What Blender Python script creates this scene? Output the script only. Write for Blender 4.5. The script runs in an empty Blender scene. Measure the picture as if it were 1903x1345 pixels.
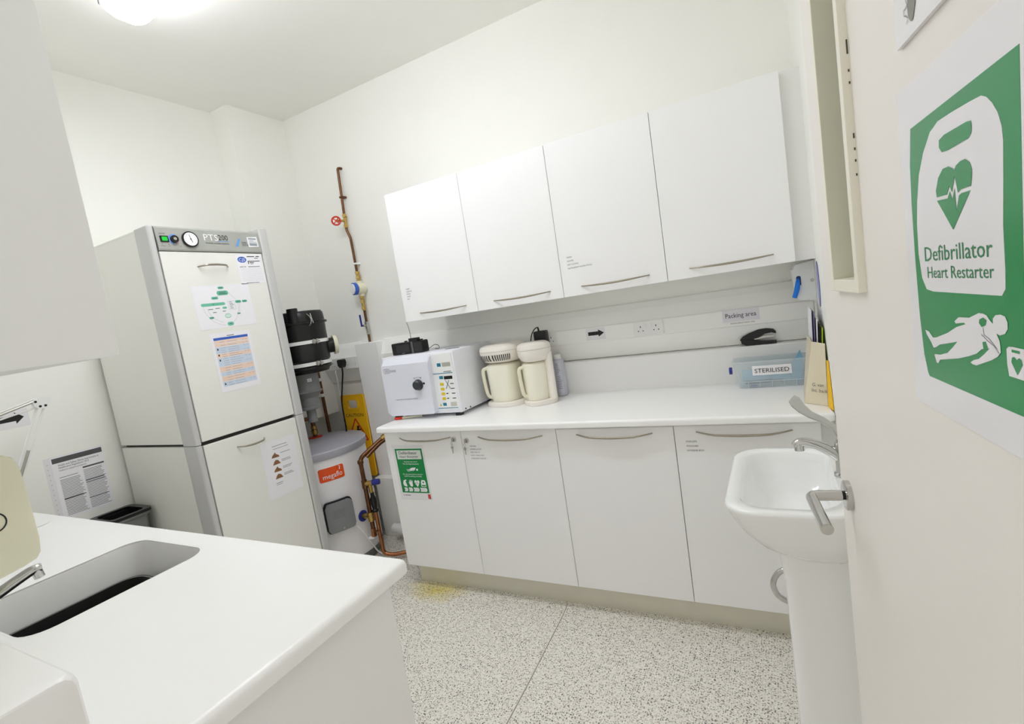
import bpy, bmesh, math, random
from mathutils import Vector, Matrix
random.seed(7)
S = bpy.context.scene
COL = S.collection

# ------------------------------------------------------------------ camera
cam = bpy.data.cameras.new('camera'); camo = bpy.data.objects.new('camera', cam); COL.objects.link(camo)
cam.sensor_fit = 'HORIZONTAL'; cam.sensor_width = 36.0; cam.lens = 36.0 * 935.55 / 1903.0
cam.clip_start = 0.02; cam.clip_end = 60
_r = Vector((0.87825528, 0.45292976, -0.15336983)); _f = Vector((-0.47045781, 0.87585467, -0.10746185)); _u = Vector((0.08565701, 0.16653297, 0.98230833))
M = Matrix((( _r.x, _u.x, -_f.x, 1.8013), (_r.y, _u.y, -_f.y, -2.5223), (_r.z, _u.z, -_f.z, 1.4121), (0, 0, 0, 1)))
camo.matrix_world = M
S.camera = camo
# ------------------------------------------------------------------ world, exposure
W = bpy.data.worlds.new('doorway_fill'); S.world = W; W.use_nodes = True  # uniform fill added through the open doorway, no lamp behind it
W.node_tree.nodes['Background'].inputs[0].default_value = (1.0, 0.97, 0.93, 1)
W.node_tree.nodes['Background'].inputs[1].default_value = 0.75
LAMP_STRENGTH = 20.0
S.view_settings.view_transform = 'Standard'; S.view_settings.look = 'None'
S.view_settings.exposure = -0.07; S.view_settings.gamma = 1.0
S.view_settings.use_curve_mapping = False
S.cycles.max_bounces = 11; S.cycles.diffuse_bounces = 10; S.cycles.glossy_bounces = 4; S.cycles.transmission_bounces = 8; S.cycles.transparent_max_bounces = 8; S.cycles.use_light_tree = False; S.cycles.adaptive_threshold = 0.03

# ------------------------------------------------------------------ materials
def lin(c):
    return tuple(((v / 255) / 12.92 if v / 255 <= 0.04045 else ((v / 255 + 0.055) / 1.055) ** 2.4) for v in c) + (1.0,)
MATS = {}
def mat(name, col, rough=0.5, metal=0.0, var=0.03, scale=6.0, bump=0.0, bscale=120.0, trans=0.0, ior=1.45, alpha=1.0, emit=None, coat=0.0, spec=0.5):
    if name in MATS: return MATS[name]
    m = bpy.data.materials.new(name); m.use_nodes = True
    nt = m.node_tree; b = nt.nodes['Principled BSDF']
    L = lin(col)
    b.inputs['Roughness'].default_value = rough; b.inputs['Metallic'].default_value = metal
    b.inputs['Specular IOR Level'].default_value = spec
    b.inputs['IOR'].default_value = ior
    if trans: b.inputs['Transmission Weight'].default_value = trans
    if coat: b.inputs['Coat Weight'].default_value = coat; b.inputs['Coat Roughness'].default_value = 0.08
    if alpha < 1: b.inputs['Alpha'].default_value = alpha
    if emit: b.inputs['Emission Color'].default_value = lin(col); b.inputs['Emission Strength'].default_value = emit
    tc = nt.nodes.new('ShaderNodeTexCoord')
    nz = nt.nodes.new('ShaderNodeTexNoise'); nz.inputs['Scale'].default_value = scale; nz.inputs['Detail'].default_value = 1
    nt.links.new(tc.outputs['Object'], nz.inputs['Vector'])
    mx = nt.nodes.new('ShaderNodeMix'); mx.data_type = 'RGBA'
    mx.inputs['A'].default_value = tuple(min(1, v * (1 - var)) for v in L[:3]) + (1,)
    mx.inputs['B'].default_value = tuple(min(1, v * (1 + var)) for v in L[:3]) + (1,)
    nt.links.new(nz.outputs['Fac'], mx.inputs['Factor']); nt.links.new(mx.outputs['Result'], b.inputs['Base Color'])
    if bump:
        n2 = nt.nodes.new('ShaderNodeTexNoise'); n2.inputs['Scale'].default_value = bscale
        nt.links.new(tc.outputs['Object'], n2.inputs['Vector'])
        bp = nt.nodes.new('ShaderNodeBump'); bp.inputs['Strength'].default_value = bump; bp.inputs['Distance'].default_value = 0.002
        nt.links.new(n2.outputs['Fac'], bp.inputs['Height']); nt.links.new(bp.outputs['Normal'], b.inputs['Normal'])
    MATS[name] = m
    return m
WALL = mat('wall_paint', (245, 245, 240), 0.7, var=0.012)
CEIL = mat('ceiling_paint', (246, 245, 240), 0.8, var=0.012)
LAM = mat('white_laminate', (245, 245, 245), 0.42, var=0.008)
LAMEDGE = mat('laminate_edge', (236, 236, 234), 0.4, var=0.008)
SOLID = mat('solid_surface', (249, 249, 248), 0.3, var=0.006)
CERAM = mat('ceramic', (246, 247, 246), 0.12, var=0.004, coat=0.4)
DOORP = mat('door_paint', (240, 236, 230), 0.38, var=0.012)
TRUNK = mat('trunking_plastic', (246, 246, 243), 0.4, var=0.008)
PLAST = mat('white_plastic', (240, 240, 238), 0.35, var=0.008)
PAPER = mat('paper', (244, 243, 247), 0.6, var=0.008)
POUCH = mat('laminated_paper', (236, 235, 238), 0.22, var=0.008)
CREAM = mat('cream_plastic', (232, 229, 205), 0.4, var=0.01)
IVORY = mat('ivory_plastic', (240, 235, 226), 0.38, var=0.01)
BLACK = mat('black_plastic', (22, 22, 22), 0.32, var=0.1)
INK = mat('black_ink', (28, 28, 30), 0.6, var=0.02)
GREYINK = mat('grey_ink', (120, 120, 126), 0.6, var=0.02)
PALEINK = mat('pale_ink', (176, 176, 184), 0.6, var=0.02)
CHROME = mat('chrome', (200, 199, 196), 0.09, 1.0, var=0.01)
STEEL = mat('brushed_steel', (196, 194, 188), 0.3, 1.0, var=0.06, scale=40)
NICKEL = mat('satin_nickel', (170, 163, 148), 0.3, 1.0, var=0.04)
COPPER = mat('aged_copper', (118, 84, 60), 0.38, 1.0, var=0.35, scale=30)
NEWCOP = mat('bright_copper', (168, 112, 76), 0.28, 1.0, var=0.25, scale=25)
BRASS = mat('brass', (196, 166, 96), 0.3, 1.0, var=0.2, scale=40)
PLINTH = mat('plinth_metal', (222, 219, 204), 0.40, 0.25, var=0.05, scale=14)
GREYP = mat('grey_plastic', (136, 138, 138), 0.45, var=0.03)
LIDGREY = mat('lid_grey', (176, 176, 186), 0.5, var=0.03)
ALU = mat('pillar_aluminium', (208, 208, 207), 0.42, 0.2, var=0.03)
UNIT = mat('unit_panel', (239, 239, 233), 0.5, var=0.01)
PANELG = mat('control_panel_grey', (168, 170, 163), 0.45, var=0.02)
DARKGAP = mat('dark_plinth', (40, 40, 36), 0.7)  # near-black, for the tower's foot plinth
YELLOW = mat('sign_yellow', (240, 186, 20), 0.4, var=0.05)
RED = mat('red_plastic', (212, 52, 28), 0.4, var=0.05)
ORANGE = mat('orange_label', (236, 84, 24), 0.35, var=0.02)
BLUE = mat('blue_plastic', (36, 90, 200), 0.4, var=0.05)
BRIGHTBLUE = mat('bright_blue', (24, 128, 236), 0.4, var=0.05)
NAVY = mat('navy_plastic', (40, 48, 140), 0.4, var=0.05)
GREEN = mat('poster_green', (16, 142, 74), 0.24, var=0.06, scale=14)
TEAL = mat('teal_print', (30, 122, 150), 0.5)
FLOWG = mat('flow_green', (112, 196, 164), 0.6, var=0.03)
PALEGRN = mat('switch_green', (30, 190, 60), 0.3, emit=0.25)
PEACH = mat('table_peach', (242, 216, 198), 0.6, var=0.03)
SKYB = mat('table_blue', (206, 220, 236), 0.6, var=0.03)
ROYAL = mat('royal_blue', (58, 100, 196), 0.5, var=0.03)
BROWN = mat('photo_brown', (146, 104, 70), 0.6, var=0.4, scale=60)
CLEAR = mat('clear_plastic', (232, 242, 246), 0.12, alpha=0.28, var=0.0)
FROST = mat('frosted_pocket', (236, 226, 200), 0.4, alpha=0.85, var=0.05)
GLASS = mat('door_glass', (196, 206, 160), 0.05, trans=0.85, var=0.0)
LILAC = mat('oval_lilac', (150, 150, 214), 0.3, var=0.04)
BLUEWRAP = mat('blue_pouch', (150, 206, 232), 0.3, alpha=0.7, var=0.08, scale=20)
SILVER = mat('printed_can', (206, 208, 220), 0.3, 0.3, var=0.05)
LIMEG = mat('lime_paper', (176, 206, 60), 0.5)
PURPLE = mat('leaflet_purple', (96, 90, 130), 0.4, var=0.2, scale=30)
DIFF = mat('lamp_diffuser', (245, 247, 255), 0.4, emit=LAMP_STRENGTH, var=0.0)

def floor_material():
    m = bpy.data.materials.new('speckled_vinyl'); m.use_nodes = True; nt = m.node_tree; b = nt.nodes['Principled BSDF']
    N, K = nt.nodes.new, nt.links.new
    tc = N('ShaderNodeTexCoord')
    dn = N('ShaderNodeTexNoise'); dn.inputs['Scale'].default_value = 260; dn.inputs['Detail'].default_value = 1; K(tc.outputs['Object'], dn.inputs['Vector'])
    def specks(scale, rmin, rmax, keep, seed):
        """scattered chips: Voronoi cells, some empty, each chip of its own size and a ragged outline"""
        ad = N('ShaderNodeVectorMath'); ad.operation = 'MULTIPLY_ADD'; K(dn.outputs['Color'], ad.inputs[0]); ad.inputs[1].default_value = (.006, .006, 0); K(tc.outputs['Object'], ad.inputs[2])
        mp = N('ShaderNodeMapping'); mp.inputs['Location'].default_value = (seed, seed * 1.7, 0); K(ad.outputs['Vector'], mp.inputs['Vector'])
        vo = N('ShaderNodeTexVoronoi'); vo.voronoi_dimensions = '2D'; vo.inputs['Scale'].default_value = scale; K(mp.outputs['Vector'], vo.inputs['Vector'])
        sp = N('ShaderNodeSeparateColor'); K(vo.outputs['Color'], sp.inputs['Color'])
        mr = N('ShaderNodeMapRange'); K(sp.outputs['Red'], mr.inputs['Value']); mr.inputs['From Min'].default_value = keep; mr.inputs['From Max'].default_value = 1; mr.inputs['To Min'].default_value = rmin; mr.inputs['To Max'].default_value = rmax; mr.clamp = False
        sb = N('ShaderNodeMath'); sb.operation = 'SUBTRACT'; K(mr.outputs['Result'], sb.inputs[0]); K(vo.outputs['Distance'], sb.inputs[1])
        rp = N('ShaderNodeMapRange'); rp.inputs['From Min'].default_value = 0; rp.inputs['From Max'].default_value = .10; K(sb.outputs['Value'], rp.inputs['Value'])
        return rp.outputs['Result']
    def mix(fac, a, bcol):
        mx = N('ShaderNodeMix'); mx.data_type = 'RGBA'; K(fac, mx.inputs['Factor'])
        if isinstance(a, tuple): mx.inputs['A'].default_value = a
        else: K(a, mx.inputs['A'])
        mx.inputs['B'].default_value = bcol
        return mx.outputs['Result']
    g = N('ShaderNodeTexNoise'); g.inputs['Scale'].default_value = 180; g.inputs['Detail'].default_value = 2; K(tc.outputs['Object'], g.inputs['Vector'])
    c = mix(g.outputs['Fac'], lin((226, 221, 210)), lin((254, 251, 244)))
    c = mix(specks(150, .20, .50, .45, 3.1), c, lin((206, 201, 190)))
    c = mix(specks(130, .16, .42, .55, 9.4), c, lin((170, 165, 154)))
    c = mix(specks(110, .14, .36, .52, 5.7), c, lin((112, 107, 98)))
    c = mix(specks(100, .12, .32, .74, 1.3), c, lin((58, 55, 50)))
    c = mix(specks(120, .16, .40, .60, 7.9), c, lin((255, 253, 248)))
    # a yellow patch on the vinyl by the plinth, with a ragged outline of its own
    mp = N('ShaderNodeMapping'); mp.inputs['Location'].default_value = (-0.06, 0.575, 0); mp.vector_type = 'POINT'; K(tc.outputs['Object'], mp.inputs['Vector'])
    mp.inputs['Scale'].default_value = (1.15, 2.0, 1.0)
    mp.inputs['Location'].default_value = (-0.09 * 1.15, 0.565 * 2.0, 0)
    ln = N('ShaderNodeVectorMath'); ln.operation = 'LENGTH'; K(mp.outputs['Vector'], ln.inputs[0])
    nz = N('ShaderNodeTexNoise'); nz.inputs['Scale'].default_value = 14; K(tc.outputs['Object'], nz.inputs['Vector'])
    ad = N('ShaderNodeMath'); ad.operation = 'MULTIPLY_ADD'; K(nz.outputs['Fac'], ad.inputs[0]); ad.inputs[1].default_value = 0.16; K(ln.outputs['Value'], ad.inputs[2])
    rp = N('ShaderNodeMapRange'); rp.inputs['From Min'].default_value = 0.32; rp.inputs['From Max'].default_value = 0.10; rp.inputs['To Max'].default_value = 0.75; K(ad.outputs['Value'], rp.inputs['Value'])
    mx = N('ShaderNodeMix'); mx.data_type = 'RGBA'; mx.blend_type = 'MULTIPLY'; K(rp.outputs['Result'], mx.inputs['Factor']); K(c, mx.inputs['A']); mx.inputs['B'].default_value = lin((240, 222, 70))
    K(mx.outputs['Result'], b.inputs['Base Color']); b.inputs['Roughness'].default_value = 0.42
    return m
FLOORM = floor_material()

# ------------------------------------------------------------------ mesh helpers
def nb(): return bmesh.new()
def box(bm, x0, x1, y0, y1, z0, z1, bev=0.0, seg=2):
    r = bmesh.ops.create_cube(bm, size=1.0)
    vs = r['verts']
    for v in vs:
        v.co = Vector(((x0 + x1) / 2 + v.co.x * (x1 - x0), (y0 + y1) / 2 + v.co.y * (y1 - y0), (z0 + z1) / 2 + v.co.z * (z1 - z0)))
    if bev > 0:
        es = list({e for v in vs for e in v.link_edges})
        bmesh.ops.bevel(bm, geom=es, offset=bev, segments=seg, profile=0.5, affect='EDGES')
    return bm
def basis(d):
    d = d.normalized(); a = Vector((0, 0, 1)) if abs(d.z) < 0.9 else Vector((1, 0, 0))
    u = d.cross(a).normalized(); return u, d.cross(u).normalized()
def cyl(bm, p0, p1, r0, r1=None, seg=20, caps=True):
    p0, p1 = Vector(p0), Vector(p1); r1 = r0 if r1 is None else r1
    u, w = basis(p1 - p0)
    A, B = [], []
    for i in range(seg):
        a = 2 * math.pi * i / seg; d = u * math.cos(a) + w * math.sin(a)
        A.append(bm.verts.new(p0 + d * r0)); B.append(bm.verts.new(p1 + d * r1))
    for i in range(seg):
        j = (i + 1) % seg; bm.faces.new((A[i], A[j], B[j], B[i]))
    if caps: bm.faces.new(A[::-1]); bm.faces.new(B)
    return bm
def smooth_path(pts, n=6):
    P = [Vector(p) for p in pts]
    if len(P) < 3: return P
    out = []
    for i in range(len(P) - 1):
        a, b, c, d = P[max(i - 1, 0)], P[i], P[i + 1], P[min(i + 2, len(P) - 1)]
        for k in range(n):
            t = k / n
            out.append(0.5 * ((2 * b) + (-a + c) * t + (2 * a - 5 * b + 4 * c - d) * t * t + (-a + 3 * b - 3 * c + d) * t ** 3))
    out.append(P[-1]); return out
def tube(bm, pts, r, seg=10, smooth=True, n=6, caps=True):
    P = smooth_path(pts, n) if smooth else [Vector(p) for p in pts]
    rr = r if isinstance(r, (list, tuple)) else None
    rings = []; u = None
    for i, p in enumerate(P):
        d = (P[min(i + 1, len(P) - 1)] - P[max(i - 1, 0)]).normalized()
        if u is None: u, w = basis(d)
        else:
            u = (u - d * u.dot(d)).normalized(); w = d.cross(u)
        if rr:
            f = i / (len(P) - 1) * (len(rr) - 1); k = min(int(f), len(rr) - 2); ra = rr[k] + (rr[k + 1] - rr[k]) * (f - k)
        else: ra = r
        rings.append([bm.verts.new(p + (u * math.cos(2 * math.pi * k / seg) + w * math.sin(2 * math.pi * k / seg)) * ra) for k in range(seg)])
    for A, B in zip(rings, rings[1:]):
        for i in range(seg):
            j = (i + 1) % seg; bm.faces.new((A[i], A[j], B[j], B[i]))
    if caps: bm.faces.new(rings[0][::-1]); bm.faces.new(rings[-1])
    return bm
def pipe(bm, pts, r, seg=12, bend=0.03):
    """straight runs joined by rounded elbows"""
    P = [Vector(p) for p in pts]; out = [P[0]]
    for i in range(1, len(P) - 1):
        a = (P[i - 1] - P[i]); b = (P[i + 1] - P[i]); k = min(bend, a.length * 0.45, b.length * 0.45)
        s, e = P[i] + a.normalized() * k, P[i] + b.normalized() * k
        for t in (0, 0.25, 0.5, 0.75, 1): out.append((1 - t) ** 2 * s + 2 * t * (1 - t) * P[i] + t * t * e)
    out.append(P[-1])
    return tube(bm, out, r, seg, smooth=False)
def lathe(bm, prof, c=(0, 0, 0), seg=40, axis='z'):
    rings = []
    for r, z in prof:
        ring = []
        for k in range(seg):
            a = 2 * math.pi * k / seg
            if axis == 'z': p = (c[0] + r * math.cos(a), c[1] + r * math.sin(a), c[2] + z)
            elif axis == 'y': p = (c[0] + r * math.cos(a), c[1] + z, c[2] + r * math.sin(a))
            else: p = (c[0] + z, c[1] + r * math.cos(a), c[2] + r * math.sin(a))
            ring.append(bm.verts.new(p))
        rings.append(ring)
    for A, B in zip(rings, rings[1:]):
        for i in range(seg):
            j = (i + 1) % seg; bm.faces.new((A[i], A[j], B[j], B[i]))
    bm.faces.new(rings[0][::-1]); bm.faces.new(rings[-1])
    bmesh.ops.recalc_face_normals(bm, faces=bm.faces)
    return bm
def loft(bm, loops, cap0=True, cap1=True):
    R = [[bm.verts.new(p) for p in L] for L in loops]
    n = len(R[0])
    for A, B in zip(R, R[1:]):
        for i in range(n):
            j = (i + 1) % n; bm.faces.new((A[i], A[j], B[j], B[i]))
    if cap0: bm.faces.new(R[0][::-1])
    if cap1: bm.faces.new(R[-1])
    bmesh.ops.recalc_face_normals(bm, faces=bm.faces)
    return R
def rrect(x0, x1, y0, y1, r, z=None, n=6):
    """rounded rectangle loop, counter-clockwise"""
    r = min(r, (x1 - x0) / 2 - 1e-5, (y1 - y0) / 2 - 1e-5); out = []
    for cx, cy, a0 in ((x1 - r, y0 + r, -90), (x1 - r, y1 - r, 0), (x0 + r, y1 - r, 90), (x0 + r, y0 + r, 180)):
        for k in range(n + 1):
            a = math.radians(a0 + 90 * k / n); out.append((cx + r * math.cos(a), cy + r * math.sin(a)) + (() if z is None else (z,)))
    return out
class Fr:
    """a flat frame: origin, right u, up v, outward normal n"""
    def __init__(s, o, u, v=(0, 0, 1)):
        s.o, s.u, s.v = Vector(o), Vector(u).normalized(), Vector(v).normalized(); s.n = s.u.cross(s.v)
    def P(s, a, b, off=0.0): return s.o + s.u * a + s.v * b + s.n * off
    def rot(s, deg):
        a = math.radians(deg); return Fr(s.o, s.u * math.cos(a) + s.v * math.sin(a), s.v * math.cos(a) - s.u * math.sin(a))
    def at(s, a, b, off=0.0): return Fr(s.P(a, b, off), s.u, s.v)
def prism(bm, F, poly, d0, d1):
    A = [bm.verts.new(F.P(a, b, d0)) for a, b in poly]; B = [bm.verts.new(F.P(a, b, d1)) for a, b in poly]
    n = len(poly)
    for i in range(n):
        j = (i + 1) % n; bm.faces.new((A[i], A[j], B[j], B[i]))
    bm.faces.new(A[::-1]); bm.faces.new(B)
    bmesh.ops.recalc_face_normals(bm, faces=bm.faces)
    return bm
def flat(bm, F, poly, off):
    f = bm.faces.new([bm.verts.new(F.P(a, b, off)) for a, b in poly])
    if f.normal.dot(F.n) < 0 or True:
        f.normal_update()
        if f.normal.dot(F.n) < 0: f.normal_flip()
    return bm
def rect(bm, F, a0, a1, b0, b1, off): return flat(bm, F, ((a0, b0), (a1, b0), (a1, b1), (a0, b1)), off)
def circ(bm, F, a, b, r, off, n=24, r2=None): return flat(bm, F, [(a + r * math.cos(2 * math.pi * k / n), b + (r2 or r) * math.sin(2 * math.pi * k / n)) for k in range(n)], off)
def line(bm, F, p, q, w, off):
    p, q = Vector(p), Vector(q); d = (q - p).normalized(); e = Vector((-d.y, d.x)) * w / 2
    return flat(bm, F, (tuple(p - e), tuple(q - e), tuple(q + e), tuple(p + e)), off)

def wpos(o):
    p = Vector((0, 0, 0))
    while o is not None: p += o.location; o = o.parent
    return p
def obj(name, bm, m, parent=None, smooth=False, auto=0.6, world=True, **tags):
    me = bpy.data.meshes.new(name)
    bmesh.ops.recalc_face_normals(bm, faces=bm.faces) if tags.pop('recalc', False) else None
    bm.to_mesh(me); bm.free()
    if parent is not None and world: me.transform(Matrix.Translation(-wpos(parent)))
    o = bpy.data.objects.new(name, me); COL.objects.link(o); o.parent = parent
    me.materials.append(m)
    if smooth:
        for p in me.polygons: p.use_smooth = True
        try: me.set_sharp_from_angle(angle=auto)
        except Exception: pass
    for k, v in tags.items(): o[k] = v
    return o
def tag(o, label, cat=None, group=None, kind=None):
    o['label'] = label
    if cat: o['category'] = cat
    if group: o['group'] = group
    if kind: o['kind'] = kind
    return o
def thing(name, label, cat, loc=(0, 0, 0), group=None, rotz=0.0, kind=None):
    o = bpy.data.objects.new(name, None); COL.objects.link(o); o.location = loc; o.rotation_euler = (0, 0, rotz); o.empty_display_size = 0.05
    return tag(o, label, cat, group, kind)
def struct(name, bm, m, label, cat, smooth=False):
    o = obj(name, bm, m, smooth=smooth); return tag(o, label, cat, None, 'structure')
def lettering(name, F, items, m, parent, off=0.0008, world=True):
    """items: (text, a, b, height, width or None, align) - one flat print mesh"""
    bm = nb()
    for body, a, b, h, w, al in items:
        cu = bpy.data.curves.new('t', 'FONT'); cu.body = body; cu.size = 1.0; cu.resolution_u = 2
        o = bpy.data.objects.new('t', cu); COL.objects.link(o)
        me = bpy.data.meshes.new_from_object(o.evaluated_get(bpy.context.evaluated_depsgraph_get()))
        xs = [v.co.x for v in me.vertices]
        x0, x1 = min(xs), max(xs)
        sy = h / 0.70; sx = sy if w is None else w / (x1 - x0)
        W_ = (x1 - x0) * sx; sh = {'l': 0, 'c': -W_ / 2, 'r': -W_}[al]
        base = len(bm.verts); vs = [bm.verts.new(F.P(a + sh + (v.co.x - x0) * sx, b + v.co.y * sy, off)) for v in me.vertices]
        for p in me.polygons:
            try: bm.faces.new([vs[i] for i in p.vertices])
            except ValueError: pass
        bpy.data.objects.remove(o); bpy.data.curves.remove(cu); bpy.data.meshes.remove(me)
    return obj(name, bm, m, parent, world=world)
def sheet(name, label, F, w, h, cat='notice', m=None, t=0.0006, group=None):
    """a sheet of paper, lower left corner at F.o"""
    r = thing(name, label, cat, F.o, group)
    obj('paper', prism(nb(), F, ((0, 0), (w, 0), (w, h), (0, h)), 0.0002, t), m or PAPER, r)
    return r
def textlines(bm, F, a0, a1, b0, b1, n, off, frac=0.45, rag=0.25):
    st = (b1 - b0) / n
    for i in range(n):
        y = b1 - st * (i + 1) + st * (1 - frac) / 2
        rect(bm, F, a0, a1 - (a1 - a0) * rag * random.random(), y, y + st * frac, off)

XL, XR, YB, YN, ZC = -1.22, 1.945, 0.06, -2.375, 2.90
X = Vector((1, 0, 0)); Y = Vector((0, 1, 0)); Z = Vector((0, 0, 1))
# ------------------------------------------------------------------ room shell
fl = struct('floor', box(nb(), XL - .1, 2.25, -3.6, YB + .1, -0.08, 0.0), FLOORM, 'pale grey speckled vinyl floor with dark flecks', 'floor')
obj('weld_seam', tube(nb(), [(0.80, -0.50, 0.0), (0.822, -0.56, 0.0002), (0.84, -0.85, 0.0002), (0.853, -1.10, 0.0002), (0.866, -1.6, 0.0002), (0.88, -2.3, 0.0002)], 0.0022, 6), mat('weld_grey', (236, 232, 222), 0.5), fl)
obj('seam_groove', tube(nb(), [(0.8035, -0.50, 0.0), (0.8255, -0.56, 0.0), (0.8435, -0.85, 0.0), (0.8565, -1.10, 0.0), (0.8695, -1.6, 0.0), (0.8835, -2.3, 0.0)], 0.0016, 6), mat('weld_dark', (150, 146, 134), 0.7), fl)
struct('ceiling', box(nb(), XL - .1, 2.25, YN - .12, YB + .1, ZC, ZC + .08), CEIL, 'plain white painted ceiling', 'ceiling')
struct('wall_back', box(nb(), XL - .1, XR + .3, YB, YB + .1, 0, ZC), WALL, 'white painted wall behind the long worktop', 'wall')
struct('wall_left', box(nb(), XL - .1, XL, YN - .12, YB, 0, ZC), WALL, 'white painted wall behind the tall grey-pillared unit', 'wall')
struct('wall_corner', box(nb(), XL, -1.06, -0.352, YB, 0.86, ZC), WALL, 'shallow white boxed-out corner above the boiler', 'wall')
bm = nb(); box(bm, XR, XR + .1, -1.72, YB, 0, ZC); box(bm, 2.12, 2.22, YN - .12, -1.72, 0, ZC); box(bm, XR + .1, 2.22, -1.72, -1.66, 0, ZC)
struct('wall_right', bm, WALL, 'white wall beside the hand basin', 'wall')
bm = nb(); box(bm, XL, 1.03, YN - .12, YN, 0, ZC); box(bm, 1.03, 2.12, YN - .12, YN, 2.12, ZC)
struct('wall_near', bm, WALL, 'white wall with the doorway, behind the sink counter', 'wall')
struct('trim_1', box(nb(), -0.70, -0.105, -0.075, YB, 0, 0.415, 0.004), WALL, 'low white pipe boxing along the wall behind the boiler', 'boxing')
struct('trim_2', box(nb(), -0.712, -0.512, -0.02, YB, 0.415, 1.328, 0.004), LAM, 'tall white pipe casing left of the autoclave', 'casing')
# ------------------------------------------------------------------ ceiling lamp
t = thing('ceiling_lamp', 'long white fluorescent ceiling lamp with glowing diffuser', 'lamp', (0.3, -1.2, ZC))
bm = nb(); box(bm, -0.44, 1.04, -1.275, -1.125, ZC - .057, ZC, 0.006); obj('batten', bm, PLAST, t)
prof = [(-1.285, ZC - .058), (-1.285, ZC - .066), (-1.27, ZC - .085), (-1.235, ZC - .1), (-1.165, ZC - .1), (-1.13, ZC - .085), (-1.115, ZC - .066), (-1.115, ZC - .058)]
loops = []
for k, (x, s) in enumerate(((-0.45, .80), (-0.44, .95), (-0.42, 1), (1.02, 1), (1.04, .95), (1.05, .80))):
    loops.append([(x, -1.2 + (y + 1.2) * s, ZC - .058 + (z - ZC + .058) * s) for y, z in prof])
bm = nb(); loft(bm, loops); obj('diffuser', bm, DIFF, t, smooth=True)
for x in (-0.455, 1.045):
    bm = nb(); box(bm, x, x + .012, -1.284, -1.116, ZC - .060, ZC - .002, 0.003); obj('end_cap', bm, GREYP, t)

# ------------------------------------------------------------------ units along the back wall
YBF, YUF = -0.5623, -0.3321
FB = Fr((0, YBF, 0), X); FU = Fr((0, YUF, 0), X)
def bow(x0, x1, y, z, sag, out, r=0.0042):
    n = 14; pts = []
    for i in range(n + 1):
        s = i / n; k = 1 - (2 * s - 1) ** 2
        pts.append((x0 + (x1 - x0) * s, y - out * min(1, k * 1.6), z - sag * k))
    return tube(nb(), pts, [r * .6, r, r * 1.15, r, r * .6], 10, smooth=False)
UW = 0.467; UX0 = 0.0128; UZ0, UZ1 = 1.417, 2.1
ulab = ['white wall cabinet nearest the copper pipe, small list at its lower left',
        'white wall cabinet with plain door, second from the copper pipe',
        'white wall cabinet with a printed list at mid-height left, third from the copper pipe',
        'white wall cabinet next to the blue glove dispenser']
for i in range(4):
    x0, x1 = UX0 + i * UW, UX0 + (i + 1) * UW
    t = thing('wall_cabinet', ulab[i], 'cabinet', (x0, YUF, UZ0), 'wall cabinets over the worktop')
    bm = nb(); xa = x0 - 0.018 if i == 0 else x0
    box(bm, xa, x1, YUF + .021, YB, UZ0, UZ1, 0.001); obj('carcass', bm, LAMEDGE, t)
    d = obj('door', box(nb(), x0 + .0012, x1 - .0012, YUF, YUF + .0185, UZ0, UZ1 - (.0), 0.0015), LAM, t)
    hx0 = (0.117, 0.577, 1.037, 1.504)[i]; hx1 = (0.415, 0.885, 1.342, 1.809)[i]
    obj('handle', bow(hx0, hx1, YUF, 1.456, 0.006, 0.026), NICKEL, d, smooth=True)
    if i == 0:
        lettering('lettering', FU, [(s, 0.05, 1.590 - k * .0135, .0062, None, 'l') for k, s in enumerate(('TUBES', 'SLEEVING', 'MASKS', 'WIPES', 'BIBS'))], GREYINK, d)
    if i == 2:
        lettering('lettering', FU, [(s, 0.985, 1.590 - k * .0165, .0062, None, 'l') for k, s in enumerate(('MASKS', 'GLOVES', 'DRY CLOTHS', 'INSTRUMENT WATER PACKS'))], GREYINK, d)
struct('trim_3', box(nb(), UX0 + 4 * UW, XR, YUF + .024, YUF + .042, UZ0, UZ1), LAMEDGE, 'white filler strip between the end wall cabinet and the side wall', 'filler')

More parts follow.
